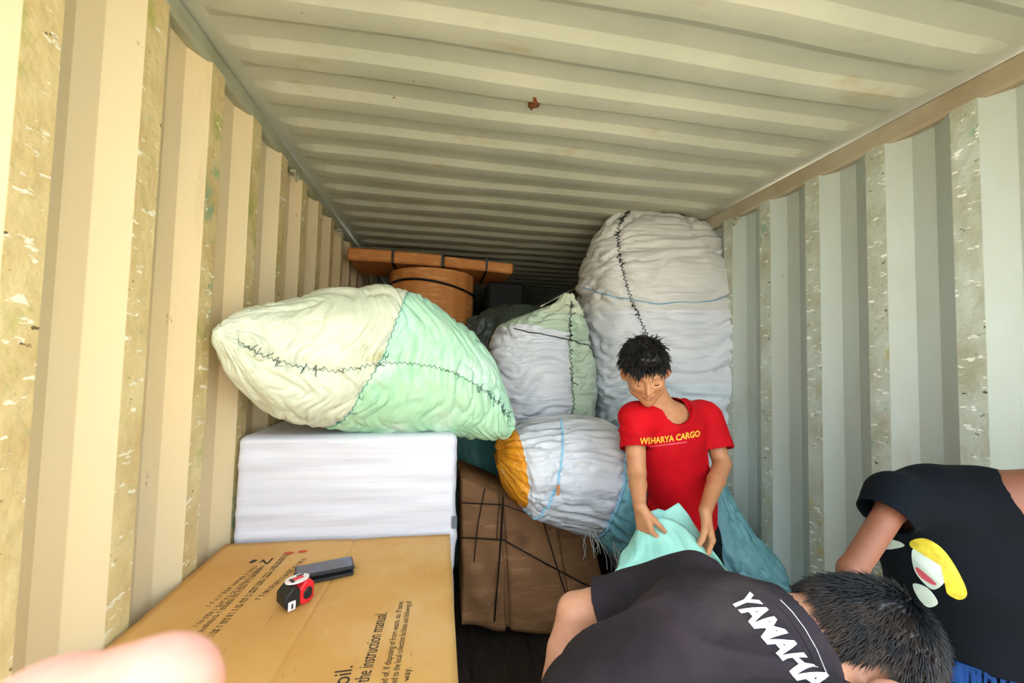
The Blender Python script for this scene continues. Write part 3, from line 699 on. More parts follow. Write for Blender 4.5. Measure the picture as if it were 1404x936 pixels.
# dark goods at the back, right of the drum
for (x, y, Y, sz, lb) in ((690, 412, 3.4, (.30, .3, .26), 'dark box at the back just right of the drum'),):
    c = P(x, y, Y); b = MB(); b.box(c, sz, bev=.02); tag(b.build('storage_box', mat('dark_box', '#0b0b0c', .8)), lb, 'box')
# ------------------------------------------------------------------ bodies: smooth distance fields turned into one surface
class Field:
    def __init__(s): s.p = []
    def cap(s, a, b, ra, rb=None, k=.02, sq=None):
        """tapered limb; sq=(axis, factor) flattens the section along axis"""
        rb = ra if rb is None else rb
        s.p.append(('c', np.array(a, float), np.array(b, float), ra, rb, k, None if sq is None else (unit(sq[0]), sq[1]))); return s
    def chain(s, pts, rs, k=.02, sq=None):
        for i in range(len(pts)-1): s.cap(pts[i], pts[i+1], rs[i], rs[i+1], k, sq)
        return s
    def ell(s, c, r, R=None, k=.02): s.p.append(('e', np.array(c, float), np.array(r, float), np.eye(3) if R is None else np.asarray(R, float), 0, k, None)); return s
    def cut(s, c, r, R=None, k=.01): s.p.append(('x', np.array(c, float), np.array(r, float), np.eye(3) if R is None else np.asarray(R, float), 0, k, None)); return s
    @staticmethod
    def _d(p, X):
        if p[0] == 'c':
            _, a, b, ra, rb, k, sq = p
            q = X-a
            if sq is not None: q = q+np.outer(q@sq[0], sq[0])*(1/sq[1]-1)
            ba = b-a
            if sq is not None: ba = ba+sq[0]*(ba@sq[0])*(1/sq[1]-1)
            l = ba@ba+1e-12
            t = np.clip(q@ba/l, 0, 1); d = np.linalg.norm(q-t[:, None]*ba, axis=1)-(ra+(rb-ra)*t)
            return d*(sq[1]**.5 if sq is not None else 1)
        _, c, r, R, _, k, _ = p
        q = (X-c)@R; n = np.linalg.norm(q/r, axis=1); m = np.linalg.norm(q/(r*r), axis=1)+1e-9
        return n*(n-1)/m
    def __call__(s, X, sub=None):
        D = None
        for p in (sub if sub is not None else s.p):
            d = s._d(p, X); k = p[5]
            if p[0] == 'x':
                d = -d; h = np.clip(.5-.5*(D-d)/k, 0, 1) if k > 0 else 0
                D = D*(1-h)+d*h+k*h*(1-h)
            elif D is None: D = d
            else:
                h = np.clip(.5+.5*(D-d)/k, 0, 1); D = D*(1-h)+d*h-k*h*(1-h)
        return D
    def bounds(s):
        lo = np.full(3, 1e9); hi = -lo
        for p in s.p:
            if p[0] == 'c': r = max(p[3], p[4])*1.05+.01; a = np.minimum(p[1], p[2])-r; b = np.maximum(p[1], p[2])+r
            elif p[0] == 'e': r = p[2].max(); a, b = p[1]-r, p[1]+r
            else: continue
            lo = np.minimum(lo, a); hi = np.maximum(hi, b)
        return lo-.03, hi+.03

def polygonize(fn, lo, hi, h, B=12, lip=1.6, post=None):
    """surface nets on sparse blocks; fn(points) -> distance"""
    n = np.ceil((hi-lo)/(h*B)).astype(int)
    bi = np.stack(np.meshgrid(*[np.arange(k) for k in n], indexing='ij'), -1).reshape(-1, 3)
    ctr = lo+(bi+.5)*B*h; d = fn(ctr)
    act = bi[np.abs(d) < B*h*.87*lip+.012]
    N = n*B+2; g1 = np.arange(B+2); G = np.stack(np.meshgrid(g1, g1, g1, indexing='ij'), -1)
    ids = []; pos = []; quads = []
    def cid(c): return (c[..., 0]*N[1]+c[..., 1])*N[2]+c[..., 2]
    CH = 60
    for s0 in range(0, len(act), CH):
        ab = act[s0:s0+CH]
        I = ab[:, None, None, None, :]*B+G[None]          # grid points B+2 per side
        F = fn((lo+I.reshape(-1, 3)*h)).reshape(I.shape[:-1]); ins = F < 0
        c = B+1                                             # cells 0..B ; own cells 0..B-1
        co = [(a, b_, e) for a in (0, 1) for b_ in (0, 1) for e in (0, 1)]
        S = sum(ins[:, a:a+B, b_:b_+B, e:e+B].astype(int) for a, b_, e in co)
        w_ = np.argwhere((S > 0) & (S < 8))
        if len(w_) == 0: continue
        acc = np.zeros((len(w_), 3)); cnt = np.zeros(len(w_))
        for ax in range(3):
            for u_ in (0, 1):
                for v_ in (0, 1):
                    o0 = [u_, v_]; o0.insert(ax, 0); o1 = list(o0); o1[ax] = 1
                    f0 = F[w_[:, 0], w_[:, 1]+o0[0], w_[:, 2]+o0[1], w_[:, 3]+o0[2]]; f1 = F[w_[:, 0], w_[:, 1]+o1[0], w_[:, 2]+o1[1], w_[:, 3]+o1[2]]
                    m = (f0 < 0) != (f1 < 0); t = np.where(m, f0/(f0-f1+1e-30), 0)
                    pt = np.array(o0, float)[None].repeat(len(w_), 0); pt[:, ax] = t
                    acc += pt*m[:, None]; cnt += m
        cell = ab[w_[:, 0]]*B+w_[:, 1:]
        ids.append(cid(cell)); pos.append(lo+(cell+acc/cnt[:, None])*h)
        for ax in range(3):
            # edges owned: grid point p (coords 1..B) along ax start index 0..B-1 within own block
            u_, v_ = [(1, 2), (2, 0), (0, 1)][ax]
            sl0 = [slice(1, B+1)]*3; sl0[ax] = slice(0, B); sl1 = list(sl0); sl1[ax] = slice(1, B+1)
            A0 = ins[(slice(None), *sl0)]; A1 = ins[(slice(None), *sl1)]
            e = np.argwhere(A0 != A1)
            if len(e) == 0: continue
            off = np.array([1, 1, 1]); off[ax] = 0
            gp = ab[e[:, 0]]*B+e[:, 1:]+off
            du = np.zeros(3, int); du[u_] = 1; dv = np.zeros(3, int); dv[v_] = 1
            q = np.stack([cid(gp-du-dv), cid(gp-dv), cid(gp), cid(gp-du)], 1)
            flip = ~A0[e[:, 0], e[:, 1], e[:, 2], e[:, 3]]
            q[flip] = q[flip][:, ::-1]; quads.append(q)
    ids = np.concatenate(ids); pos = np.concatenate(pos); quads = np.concatenate(quads)
    ids, u_ = np.unique(ids, return_index=True); pos = pos[u_]
    ix = np.searchsorted(ids, quads); ok = np.all(ids[np.minimum(ix, len(ids)-1)] == quads, axis=1)
    return pos, ix[ok]

def body_mesh(name, fn, lo, hi, h, mats, root, parent=None, mat_fn=None, smooth_it=1, disp=None):
    p, f = polygonize(fn, lo, hi, h)
    if disp is not None:
        e_ = .004; g = np.stack([fn(p+V(e_, 0, 0))-fn(p-V(e_, 0, 0)), fn(p+V(0, e_, 0))-fn(p-V(0, e_, 0)), fn(p+V(0, 0, e_))-fn(p-V(0, 0, e_))], 1)
        g /= np.linalg.norm(g, axis=1)[:, None]+1e-9; p = p+g*disp(p)[:, None]
    me = bpy.data.meshes.new(name); me.vertices.add(len(p)); me.vertices.foreach_set('co', p.astype(np.float32).ravel())
    me.loops.add(len(f)*4); me.loops.foreach_set('vertex_index', f.astype(np.int32).ravel())
    me.polygons.add(len(f)); me.polygons.foreach_set('loop_start', np.arange(0, len(f)*4, 4, dtype=np.int32)); me.polygons.foreach_set('loop_total', np.full(len(f), 4, np.int32))
    me.polygons.foreach_set('use_smooth', np.ones(len(f), bool))
    for m in mats: me.materials.append(m)
    if mat_fn is not None: me.polygons.foreach_set('material_index', mat_fn(p[f].mean(1)).astype(np.int32))
    me.update(calc_edges=True); me.validate()
    o = bpy.data.objects.new(name, me); COL.objects.link(o)
    if smooth_it:
        md = o.modifiers.new('smooth', 'SMOOTH'); md.factor = .5; md.iterations = smooth_it
    under(o, root)
    return o

def hand(F, w_, d, n, tside, curl=(.5, .6, .4), spread=0.0, sc=1.0, thumb=(.8, .35), fk=.0025):
    """palm and five fingers grown from wrist w_; d along hand, n palm side, tside towards the thumb"""
    d = unit(d); n = unit(n-d*(np.asarray(n)@d)); t = unit(np.cross(d, n)); t = t if t@tside > 0 else -t
    w_ = np.asarray(w_, float); tips = []
    offs = [.030, .010, -.010, -.028]; ls = [.94, 1.0, .94, .76]
    for i, o in enumerate(offs): F.cap(w_+t*o*.45*sc, w_+(d*.082+t*o)*sc, .013*sc, .0115*sc, k=.012*sc)
    cu = curl if hasattr(curl[0], '__len__') else [curl]*4
    for i, o in enumerate(offs):
        p = w_+(d*.085+t*o)*sc; ang = 0; k = .007
        dd = unit(d+t*spread*(1.5-i))
        for j, L_ in enumerate((.042, .026, .021)):
            ang += cu[i][j]; q = p+(dd*math.cos(ang)+n*math.sin(ang))*L_*ls[i]*sc
            F.cap(p, q, (.0088-.0009*j)*sc, (.0082-.001*j)*sc, k=k if j == 0 else fk); p = q; k = fk
        tips.append(p)
    p = w_+(d*.018+t*.016+n*.004)*sc; q = p+(d*.03+t*.024+n*.010)*sc*1.05; F.cap(p, q, .0145*sc, .0115*sc, k=.012)
    a = thumb[0]; dn = unit(d*math.cos(a)+t*math.sin(a)*.6+n*thumb[1]); r = q+dn*.032*sc; F.cap(q, r, .0108*sc, .0095*sc, k=.004)
    dn = unit(dn+n*.25-t*.3); s_ = r+dn*.025*sc; F.cap(r, s_, .0095*sc, .0075*sc, k=.003); tips.append(s_)
    return tips

def head(F, c, R, sc=1.0, k0=.02, eo=0.0):
    """R columns: image-right of the face, up, and out of the face"""
    def T(x, y, z): return np.asarray(c)+R@(V(x, y, z)*sc)
    RR = R
    F.ell(T(0, .035, -.012), V(.076, .088, .094)*sc, RR, k0)             # cranium
    F.ell(T(0, -.012, .020), V(.066, .085, .070)*sc, RR, .03*sc)           # face mass
    F.cap(T(-.040, -.062, .025), T(0, -.092, .062), .022*sc, .019*sc, .03*sc); F.cap(T(.040, -.062, .025), T(0, -.092, .062), .022*sc, .019*sc, .03*sc)   # jaw
    F.cap(T(-.052, -.030, -.01), T(-.040, -.062, .025), .022*sc, .022*sc, .02*sc); F.cap(T(.052, -.030, -.01), T(.040, -.062, .025), .022*sc, .022*sc, .02*sc)
    F.ell(T(-.038, -.018, .062), V(.022, .018, .020)*sc, RR, .02*sc); F.ell(T(.038, -.018, .062), V(.022, .018, .020)*sc, RR, .02*sc)   # cheekbones
    F.cap(T(-.045, .030, .068), T(-.008, .022, .083), .010*sc, .011*sc, .012*sc); F.cap(T(.045, .030, .068), T(.008, .022, .083), .010*sc, .011*sc, .012*sc)  # brow
    F.cut(T(-.031, .006, .094), V(.018, .012, .012)*sc, RR, .012*sc); F.cut(T(.031, .006, .094), V(.018, .012, .012)*sc, RR, .012*sc)                     # sockets
    F.ell(T(-.031, .005, .071), V(.0135, .012, .0135)*sc, RR, .003*sc); F.ell(T(.031, .005, .071), V(.0135, .012, .0135)*sc, RR, .003*sc)                   # lowered lids
    F.cap(T(0, .014, .083), T(0, -.028, .104), .0075*sc, .0105*sc, .010*sc)                                                                  # nose
    F.ell(T(-.012, -.032, .093), V(.008, .007, .009)*sc, RR, .006*sc); F.ell(T(.012, -.032, .093), V(.008, .007, .009)*sc, RR, .006*sc)
    F.cap(T(-.020, -.056, .078), T(0, -.053, .089), .0055*sc, .007*sc, .006*sc); F.cap(T(.020, -.056, .078), T(0, -.053, .089), .0055*sc, .007*sc, .006*sc)
    F.cap(T(-.016, -.066, .078), T(0, -.067, .086), .006*sc, .008*sc, .005*sc); F.cap(T(.016, -.066, .078), T(0, -.067, .086), .006*sc, .008*sc, .005*sc)
    for s_ in (-1, 1):                                                                                                                      # ears
        Re = RR@np.array([[.35*s_, 0, .94], [0, 1, 0], [-.94, 0, .35*s_]]).T if False else RR
        F.ell(T(s_*(.079+eo), -.002, -.012), V(.007+eo*.6, .031, .018)*sc, RR, .006*sc); F.cut(T(s_*.087, .002, -.008), V(.006, .019, .010)*sc, RR, .004*sc)
        F.ell(T(s_*.078, -.026, -.006), V(.007, .010, .009)*sc, RR, .005*sc)
    return T

def shell(F, cuts, t=.004, k=0.0):
    """cloth: a thin skin on the field, open where the cuts take it away. cuts: ('plane', p, n) keeps n side; ('hole', fn)"""
    def fn(X):
        d = F(X); d = np.maximum(d, -(d+t*2.2))
        for c in cuts:
            if c[0] == 'plane':
                e = -((X-c[1])@unit(c[2])); 
                if len(c) > 3: e = np.where(np.linalg.norm(X-c[1], axis=1) < c[3], e, -1)
            else: e = -c[1](X)
            d = np.maximum(d, e)
        return d
    return fn

def hair_tufts(name, root, base_fn, seeds, m, length, r, grav, n_seg=5, jit=.3, rnd=None, parent=None, part_dir=None):
    """locks: seeds = (point, normal); each grows out then lies along the head"""
    rnd = rnd or random.Random(1); b = MB()
    for (p, n_) in seeds:
        L_ = length*rnd.uniform(.6, 1.25); fl = part_dir(p, n_) if part_dir else V(0, 0, 0)
        d = unit(n_*.5+fl+V(rnd.gauss(0, jit), rnd.gauss(0, jit), rnd.gauss(0, jit))*.6); pts = [p-n_*.003]; q = p.copy()
        for s_ in range(n_seg):
            q = q+d*L_/n_seg; d = unit(d+grav*.35+V(rnd.gauss(0, jit), rnd.gauss(0, jit), rnd.gauss(0, jit))*.25); 
            dd_ = float(base_fn(q[None])[0])
            if dd_ < .002: q = q+n_*(.002-dd_)
            pts.append(q)
        b.tube(pts, [r*(1-.85*(i/n_seg)**1.5) for i in range(n_seg+1)], 3, cap=False)
    o = b.build(name, m, sharp=None); return under(o, root)

def surf_seeds(fn, cond, lo, hi, n, rnd):
    out_ = []; X = lo+(hi-lo)*np.array([[rnd.random() for _ in range(3)] for _ in range(n*6)])
    e_ = .002
    for it in range(6):
        d = fn(X); g = np.stack([fn(X+V(e_, 0, 0))-fn(X-V(e_, 0, 0)), fn(X+V(0, e_, 0))-fn(X-V(0, e_, 0)), fn(X+V(0, 0, e_))-fn(X-V(0, 0, e_))], 1); g /= np.linalg.norm(g, axis=1)[:, None]+1e-9
        X = X-g*d[:, None]
    ok = (np.abs(fn(X)) < .002) & cond(X)
    return [(x, nn) for x, nn in zip(X[ok], g[ok])][:n]

def wrap_print(b, s, org, dx, dy, size, target, ndir, off=.0015, width=None, sub=None, bold=0.0, shear=0.0, space=1.0, mi=0, bend=None):
    """flat print pressed on cloth: text mesh is dropped on the target's surface along ndir"""
    v, f = text_mesh(s, size, bold, shear, space) if isinstance(s, str) else s
    if width: v = v.copy(); v[:, 0] *= width/(v[:, 0].max()-v[:, 0].min()); v[:, 0] -= v[:, 0].min()
    import bmesh
    bm = bmesh.new(); vv = [bm.verts.new(p) for p in v]
    for q in f:
        try: bm.faces.new([vv[i] for i in q])
        except ValueError: pass
    bmesh.ops.triangulate(bm, faces=bm.faces[:])
    for _ in range(3):
        es = [e for e in bm.edges if e.calc_length() > (sub or size*.18)]
        if not es: break
        bmesh.ops.subdivide_edges(bm, edges=es, cuts=1)
        bmesh.ops.triangulate(bm, faces=[q for q in bm.faces if len(q.verts) > 3])
    nd = Vector(ndir).normalized(); out_ = []; idx = {}
    for k, q in enumerate(bm.verts):
        x, y = q.co.x, q.co.y
        if bend: y += bend(x)
        p = Vector(org+dx*x+dy*y); h_ = target.ray_cast(p-nd*.25, nd, .6)
        out_.append(np.array(h_[0]-nd*off) if h_[0] is not None else None); idx[q] = k
    fs = [[idx[x] for x in q.verts] for q in bm.faces]; keep = [q for q in fs if all(out_[i] is not None for i in q)]
    b.add([o_ if o_ is not None else V(0, 0, 0) for o_ in out_], keep, mi); bm.free()

def under2(o, part):
    o.parent = part; o.location = (0, 0, 0); return o

def bvh_of(o):
    dg = bpy.context.evaluated_depsgraph_get(); e = o.evaluated_get(dg); me = e.to_mesh()
    off = np.array(o.location)+(np.array(o.parent.location) if o.parent else 0)
    t = BVHTree.FromPolygons([tuple(np.array(x.co)+off) for x in me.vertices], [tuple(p.vertices) for p in me.polygons]); e.to_mesh_clear(); return t
# ------------------------------------------------------------------ man in red, upright behind the others
def fn_of(F):
    """fast evaluation: only primitives near the block of points matter"""
    def g(X):
        if len(X) < 1500 or len(F.p) < 12: return F(X)
        out_ = np.empty(len(X)); CH = 2744 if len(X) % 2744 == 0 else 2048
        for i in range(0, len(X), CH):
            Q = X[i:i+CH]; c = Q.mean(0); r = np.linalg.norm(Q-c, axis=1).max()
            if r > .25: out_[i:i+CH] = F(Q); continue
            dd_ = [abs(float(Field._d(p, c[None])[0])) if p[0] != 'x' else float(Field._d(p, c[None])[0]) for p in F.p]
            dm = min([float(Field._d(p, c[None])[0]) for p in F.p if p[0] != 'x'])
            sub = [p for p, e in zip(F.p, dd_) if (float(Field._d(p, c[None])[0]) < dm+2.2*r+.05)]
            if sub[0][0] == 'x': sub = [F.p[0]]+sub
            out_[i:i+CH] = F(Q, sub)
        return out_
    return g

man = thing('person', 'young man in a red lettered T-shirt looking down at the turquoise sack he holds', 'person', (.98, 1.64, .008))
zf = unit(V(-.30, -.80, -.52)); up0 = V(-.10, 0, 1.0); xf = unit(np.cross(up0, zf)); yf = np.cross(zf, xf); RH = np.array([xf, yf, zf]).T
hc = P(885, 511, 1.47)
B1 = Field()
nb = P(914, 575, 1.58)
Tq = head(B1, hc, RH, .95, eo=.009)
B1.cap(hc+RH@V(0, -.035, -.035), nb, .050, .056, .03)
shL, shR = P(869, 574, 1.53), P(968, 570, 1.61)
B1.cap(shL+V(.03, 0, -.005), shR+V(-.03, 0, -.005), .058, .058, .05, sq=(V(0, 1, 0), .9)); B1.cap(nb, nb+V(0, 0, -.06), .062, .08, .04)
hipc = P(936, 742, 1.65)
B1.cap((shL+shR)/2+V(0, .02, -.10), hipc+V(0, 0, .12), .125, .105, .06, sq=(V(0, 1, 0), .72)); B1.cap(hipc+V(-.05, 0, 0), hipc+V(.05, 0, 0), .10, .10, .06)
elL, wrL = P(873, 648, 1.45), P(877, 694, 1.34)
elR, wrR = P(990, 636, 1.53), P(967, 700, 1.36)
B1.chain([shL, elL], [.044, .034], .03); B1.cap(elL, elL*.62+wrL*.38, .033, .031, .01); B1.cap(elL*.62+wrL*.38, wrL, .031, .021, .01)
B1.chain([shR, elR], [.044, .034], .02); B1.cap(elR, elR*.62+wrR*.38, .035, .033, .01); B1.cap(elR*.62+wrR*.38, wrR, .033, .022, .01)
tl_ = hand(B1, wrL, V(.12, -.30, -.95), V(.85, .3, 0), V(.1, -1, .0), curl=(.75, .85, .5), sc=.92, thumb=(.5, .5))
tr_ = hand(B1, wrR, V(.12, -.20, -.97), V(-.75, .45, -.1), V(-.6, -.8, 0), curl=[(.5, .7, .4), (.65, .8, .5), (.8, .9, .5), (.9, .9, .5)], sc=1.08, thumb=(.55, .5), spread=.06)
hl, hr = hipc+V(-.075, 0, -.04), hipc+V(.075, 0, -.04)
knl, knr = V(hl[0]-.02, 1.53, .40), V(hr[0]+.03, 1.55, .40); anl, anr = V(hl[0]-.03, 1.64, .085), V(hr[0]+.04, 1.65, .085)
for h_, kn, an in ((hl, knl, anl), (hr, knr, anr)):
    B1.cap(h_, kn, .075, .052, .04); B1.cap(kn, (kn+an)/2, .052, .048, .02); B1.cap((kn+an)/2, an, .048, .034, .02); B1.cap(an+V(0, .02, -.045), an+V(0, -.15, -.055), .033, .026, .02)
lo, hi = B1.bounds(); f1 = fn_of(B1)
bodyR = body_mesh('body', f1, lo, hi, .0032, [M['skin']], man)
# T-shirt
S1t = Field().cap(shL+V(.035, 0, -.004), shR+V(-.035, 0, -.004), .072, .072, .04, sq=(V(0, 1, 0), .92)).cap(nb+V(0, 0, -.005), nb+V(0, .01, -.08), .072, .10, .05)
S1t.cap((shL+shR)/2+V(0, .015, -.09), hipc+V(0, -.0, .16), .150, .140, .06, sq=(V(0, 1, 0), .74)); S1t.cap(hipc+V(0, 0, .16), hipc+V(.01, 0, -.05), .140, .148, .04, sq=(V(0, 1, 0), .78))
S1 = Field(); S1.p = list(S1t.p)
hmL, hmR = shL+(elL-shL)*.53, shR+(elR-shR)*.66
adL, adR = unit(elL-shL), unit(elR-shR)
S1.cap(shL, hmL, .060, .060, .035); S1.cap(hmL, hmL+adL*.05, .060, .062, .01); S1.cap(shR, hmR, .066, .064, .035); S1.cap(hmR, hmR+adR*.05, .064, .066, .01)
def cyl_hole(a, d, r, T):
    def g(X):
        q = X-a; h_ = q@d; rr = np.linalg.norm(q-np.outer(h_, d), axis=1)
        c = np.maximum(np.maximum(rr-r, -h_), h_-.2); return np.maximum(c, -(T(X)-.004))
    return g
def ell_hole(c, r, R=np.eye(3)):
    def g(X): return Field._d(('e', c, r, R, 0, 0, None), X)
    return g
fT = fn_of(S1t); fS = fn_of(S1)
shirt_fn = shell(fS, [('hole', cyl_hole(hmL+adL*.012, adL, .085, fT)), ('hole', cyl_hole(hmR+adR*.012, adR, .085, fT)), ('plane', hipc+V(0, 0, -.035), V(0, 0, 1)), ('hole', ell_hole(nb+V(-.008, -.035, .045), V(.073, .085, .068)))])
def folds1(p):
    x, y, z = p[:, 0], p[:, 1], p[:, 2]
    f = .004*noise(x*11, y*11, z*8)-.012*(1-np.abs(noise((x+.6*z)*8+5, y*5, (z-.4*x)*3)))**5
    lowf = np.clip((1.02-z)/.3, 0, 1); f += .010*lowf*noise(x*16+2*noise(z*5, 1), y*7, z*2.5)
    return f
lo, hi = S1.bounds(); sh1 = body_mesh('t_shirt', shirt_fn, lo, hi, .0035, [M['red']], man, disp=folds1)
# neckline rib, trousers, shoes
PT = Field(); PT.cap(hipc+V(-.05, 0, .03), hipc+V(.05, 0, .03), .112, .112, .05)
for h_, kn, an in ((hl, knl, anl), (hr, knr, anr)): PT.cap(h_, kn, .092, .070, .04); PT.cap(kn, an, .070, .058, .02)
lo, hi = PT.bounds(); body_mesh('trousers', shell(fn_of(PT), [('plane', V(0, 0, .11), V(0, 0, 1))], .003), lo, hi, .006, [M['pants']], man, disp=lambda p: .006*noise(p[:, 0]*9, p[:, 1]*9, p[:, 2]*14))
for an in (anl, anr):
    SF = Field().cap(an+V(0, .025, -.048), an+V(0, -.15, -.058), .036, .030, .02, sq=(V(0, 0, 1), .9)).cap(an+V(0, .02, -.02), an+V(0, .02, -.05), .042, .040, .02); lo, hi = SF.bounds(); lo[2] = .004
    body_mesh('shoe', lambda X, F=SF: np.maximum(F(X), .012-X[:, 2]), lo, hi, .006, [M['tape_black']], man)
# hair: cap and locks
HC = Field().ell(hc+RH@V(0, .046, -.018), V(.079, .088, .095), RH, .02).ell(hc+RH@V(0, .085, .030), V(.062, .045, .058), RH, .02); 
def hairline(X, c=hc, R=RH, sc=.93):
    q = (X-c)@R/sc
    line_ = .040+.010*np.sin(q[:, 0]*60)-.075*np.clip((.045-q[:, 2])/.06, 0, 1)-.03*np.clip(-(q[:, 2]+.03)/.05, 0, 1)
    line_ = np.where((np.abs(q[:, 0]) > .055) & (q[:, 2] > -.045) & (q[:, 2] < .03), np.maximum(line_, .030), line_)
    return (line_-q[:, 1])*sc
def hairf(X): return np.maximum(HC(X), hairline(X)*.8)
lo, hi = HC.bounds()
hp = body_mesh('hair', hairf, lo, hi, .004, [M['hair']], man, disp=lambda p: .004*noise(p[:, 0]*60, p[:, 1]*60, p[:, 2]*60)+.005*noise(p[:, 0]*28, p[:, 1]*28, p[:, 2]*28))
rnd = random.Random(4)
sd_ = surf_seeds(HC, lambda X: hairline(X) < -.002, lo, hi, 1700, rnd)
o = hair_tufts('hair_locks', man, HC, sd_, M['hair'], .036, .0024, V(0, 0, -.8), 5, .42, rnd, part_dir=lambda p, n_: RH@V(-.35, .0, .55)); 
# brows, lashes, mouth line
for s_ in (-1, 1):
    b = MB(); b.tube([Tq(s_*.048, .026, .066), Tq(s_*.036, .033, .078), Tq(s_*.014, .029, .088)], [.0022, .0042, .003], 5)
    under(b.build('eyebrow', M['hair']), man)
for s_ in (-1, 1):
    b = MB(); b.tube([Tq(s_*.045, -.002, .076), Tq(s_*.038, -.006, .083), Tq(s_*.030, -.0065, .0855), Tq(s_*.020, -.003, .0825)], [.0012, .0022, .0022, .0012], 5)
    under(b.build('eyelash', M['blind']), man)
b = MB(); b.tube([Tq(-.021, -.060, .083), Tq(-.008, -.0605, .0935), Tq(.008, -.0605, .0935), Tq(.021, -.060, .083)], [.001, .0022, .0022, .001], 5); under(b.build('mouth_line', M['lip']), man)
# lettering on the chest
tg = bvh_of(sh1); b = MB(); o0 = P(880, 605, 1.38); o1 = P(956, 596, 1.45); dx_ = unit(o1-o0); dy_ = unit(np.cross(dx_, V(0, 1, 0))*-1); dy_ = dy_ if dy_[2] > 0 else -dy_
wrap_print(b, 'WIHARYA CARGO', P(876, 609, 1.38), dx_, dy_, .033, tg, unit(P(915, 605, 1)-CAM), width=np.linalg.norm(o1-o0)*1.12, bold=.0009, sub=.005, off=.0035, bend=lambda x: -.004*math.sin(x/.24*pi)); under2(b.build('chest_lettering', M['yellow_print'], smooth=False, sharp=None), sh1)
b = MB(); rnd = random.Random(2); x = 0
while x < .20:
    wv = rnd.uniform(.003, .007); q_ = ([V(0, 0, 0), V(wv, 0, 0), V(wv, .006, 0), V(0, .006, 0)], [(0, 1, 2, 3)]); wrap_print(b, (np.array(q_[0]), q_[1]), P(888, 614, 1.38)+dx_*x, dx_, dy_, .01, tg, unit(P(915, 605, 1)-CAM), sub=.02); x += wv+rnd.choice((.002, .004))
under2(b.build('small_print_line', mat('pink_print', '#e2526a', .6), smooth=False, sharp=None), sh1)

# ------------------------------------------------------------------ turquoise sack held open by the man in red
mouthF = [(866, 738), (876, 719), (890, 712), (906, 708), (922, 712), (938, 722), (952, 736), (961, 746)]
mouthB = [(868, 734), (881, 706), (892, 701), (903, 697), (912, 700), (931, 689), (945, 706), (958, 738)]
def crv(pts, n): 
    p = np.array(pts, float); t = np.linspace(0, len(p)-1, n); i = np.minimum(t.astype(int), len(p)-2); f = (t-i)[:, None]; return p[i]*(1-f)+p[i+1]*f
rows = []
botF = [(838, 790), (862, 800), (890, 805), (920, 810), (955, 818), (990, 830), (1030, 845), (1062, 858)]
nC, nR = 60, 40; v = []
mf, mb_, bf = crv(mouthF, nC), crv(mouthB, nC), crv(botF, nC)
for r_ in range(nR+1):
    t = r_/nR; te = t**.9
    ring = []
    for side in (0, 1):
        for k in range(nC):
            kk = k if side == 0 else nC-1-k; a = kk/(nC-1); m = (mf if side == 0 else mb_)[kk]; bt = bf[kk]
            if t <= .5:
                s_ = t/.5; px = m*(1-s_)+bt*s_; bul = math.sin(a*pi)
                Yd_ = (1.36-.02*bul if side == 0 else 1.41+.02*bul)*(1-s_)+((1.20-.05*bul) if side == 0 else 1.34)*s_; p = P(px[0], px[1], Yd_)
            else:
                s_ = (t-.5)/.5; p0 = P(bt[0], bt[1], 1.20-.05*math.sin(a*pi) if side == 0 else 1.34); g_ = V(p0[0]*.5+.36, 1.17+(-.12 if side == 0 else .12)*math.sin(a*pi)*(.4+.6*s_), .03); p = p0*(1-s_)+g_*s_
            fo_ = .012*math.sin(a*23+4*t+3*float(noise(a*3, t*4, 1)))*(.4+t)*(1 if side == 0 else .6)+.012*float(noise(a*6+side*7, t*5, 3))+.012*(1-abs(float(noise(a*13+side*7, t*4, 9))))**4
            p = p+V(.2, -1, .1)*fo_*(min(1, t*5+.15)); ring.append(p)
    v += ring
n = 2*nC; f = [(i*n+j, i*n+(j+1) % n, (i+1)*n+(j+1) % n, (i+1)*n+j) for i in range(nR) for j in range(n)]; f.append(tuple(nR*n+j for j in range(n)))
bag = mesh_obj('open_sack', v, f, M['cloth']); md = bag.modifiers.new('t', 'SOLIDIFY'); md.thickness = .002
tag(bag, 'turquoise sack held open by the hands of the man in red', 'sack')

# ------------------------------------------------------------------ man bending in front, back towards the viewer
m2 = thing('person', 'man in washed black T-shirt bending over, back and black hair towards the viewer', 'person', (.30, .66, .008))
C7 = V(.575, .63, 1.02); pel = V(.215, .62, .72)
sL, sR = V(.575, .84, .965), V(.54, .43, .97); ch = V(.47, .65, .925); wa = V(.30, .65, .84)
z2 = unit(V(.25, .10, -.96)); y2 = unit(V(.90, -.36, .04)); x2 = unit(np.cross(y2, z2)); y2 = np.cross(z2, x2); RH2 = np.array([x2, y2, z2]).T
hc2 = P(1170, 886, .59)
B2 = Field(); Tq2 = head(B2, hc2, RH2, .86, eo=.024)
B2.cap(hc2+RH2@V(0, -.03, -.035), C7+V(-.01, 0, -.035), .054, .060, .03)
B2.cap(sL+V(-.02, -.03, -.02), sR+V(-.02, .03, -.02), .06, .06, .05); B2.cap(C7+V(-.02, 0, -.05), ch, .07, .11, .05)
zn = unit(np.cross(V(0, 1, 0), unit(ch-pel))); zn = zn if zn[2] > 0 else -zn
B2.cap(ch, wa, .145, .125, .05, sq=(zn, .70)); B2.cap(wa, pel, .125, .13, .05, sq=(zn, .78)); B2.cap(pel+V(0, -.05, -.02), pel+V(0, .05, -.02), .11, .11, .05)
eL, wL_ = V(.335, .96, .858), V(.26, .93, .66)
B2.chain([sL, eL], [.052, .040], .03); B2.cap(eL, eL*.6+wL_*.4, .039, .037, .012); B2.cap(eL*.6+wL_*.4, wL_, .037, .025, .012)
eR, wR_ = V(.60, .46, .72), V(.70, .62, .60)
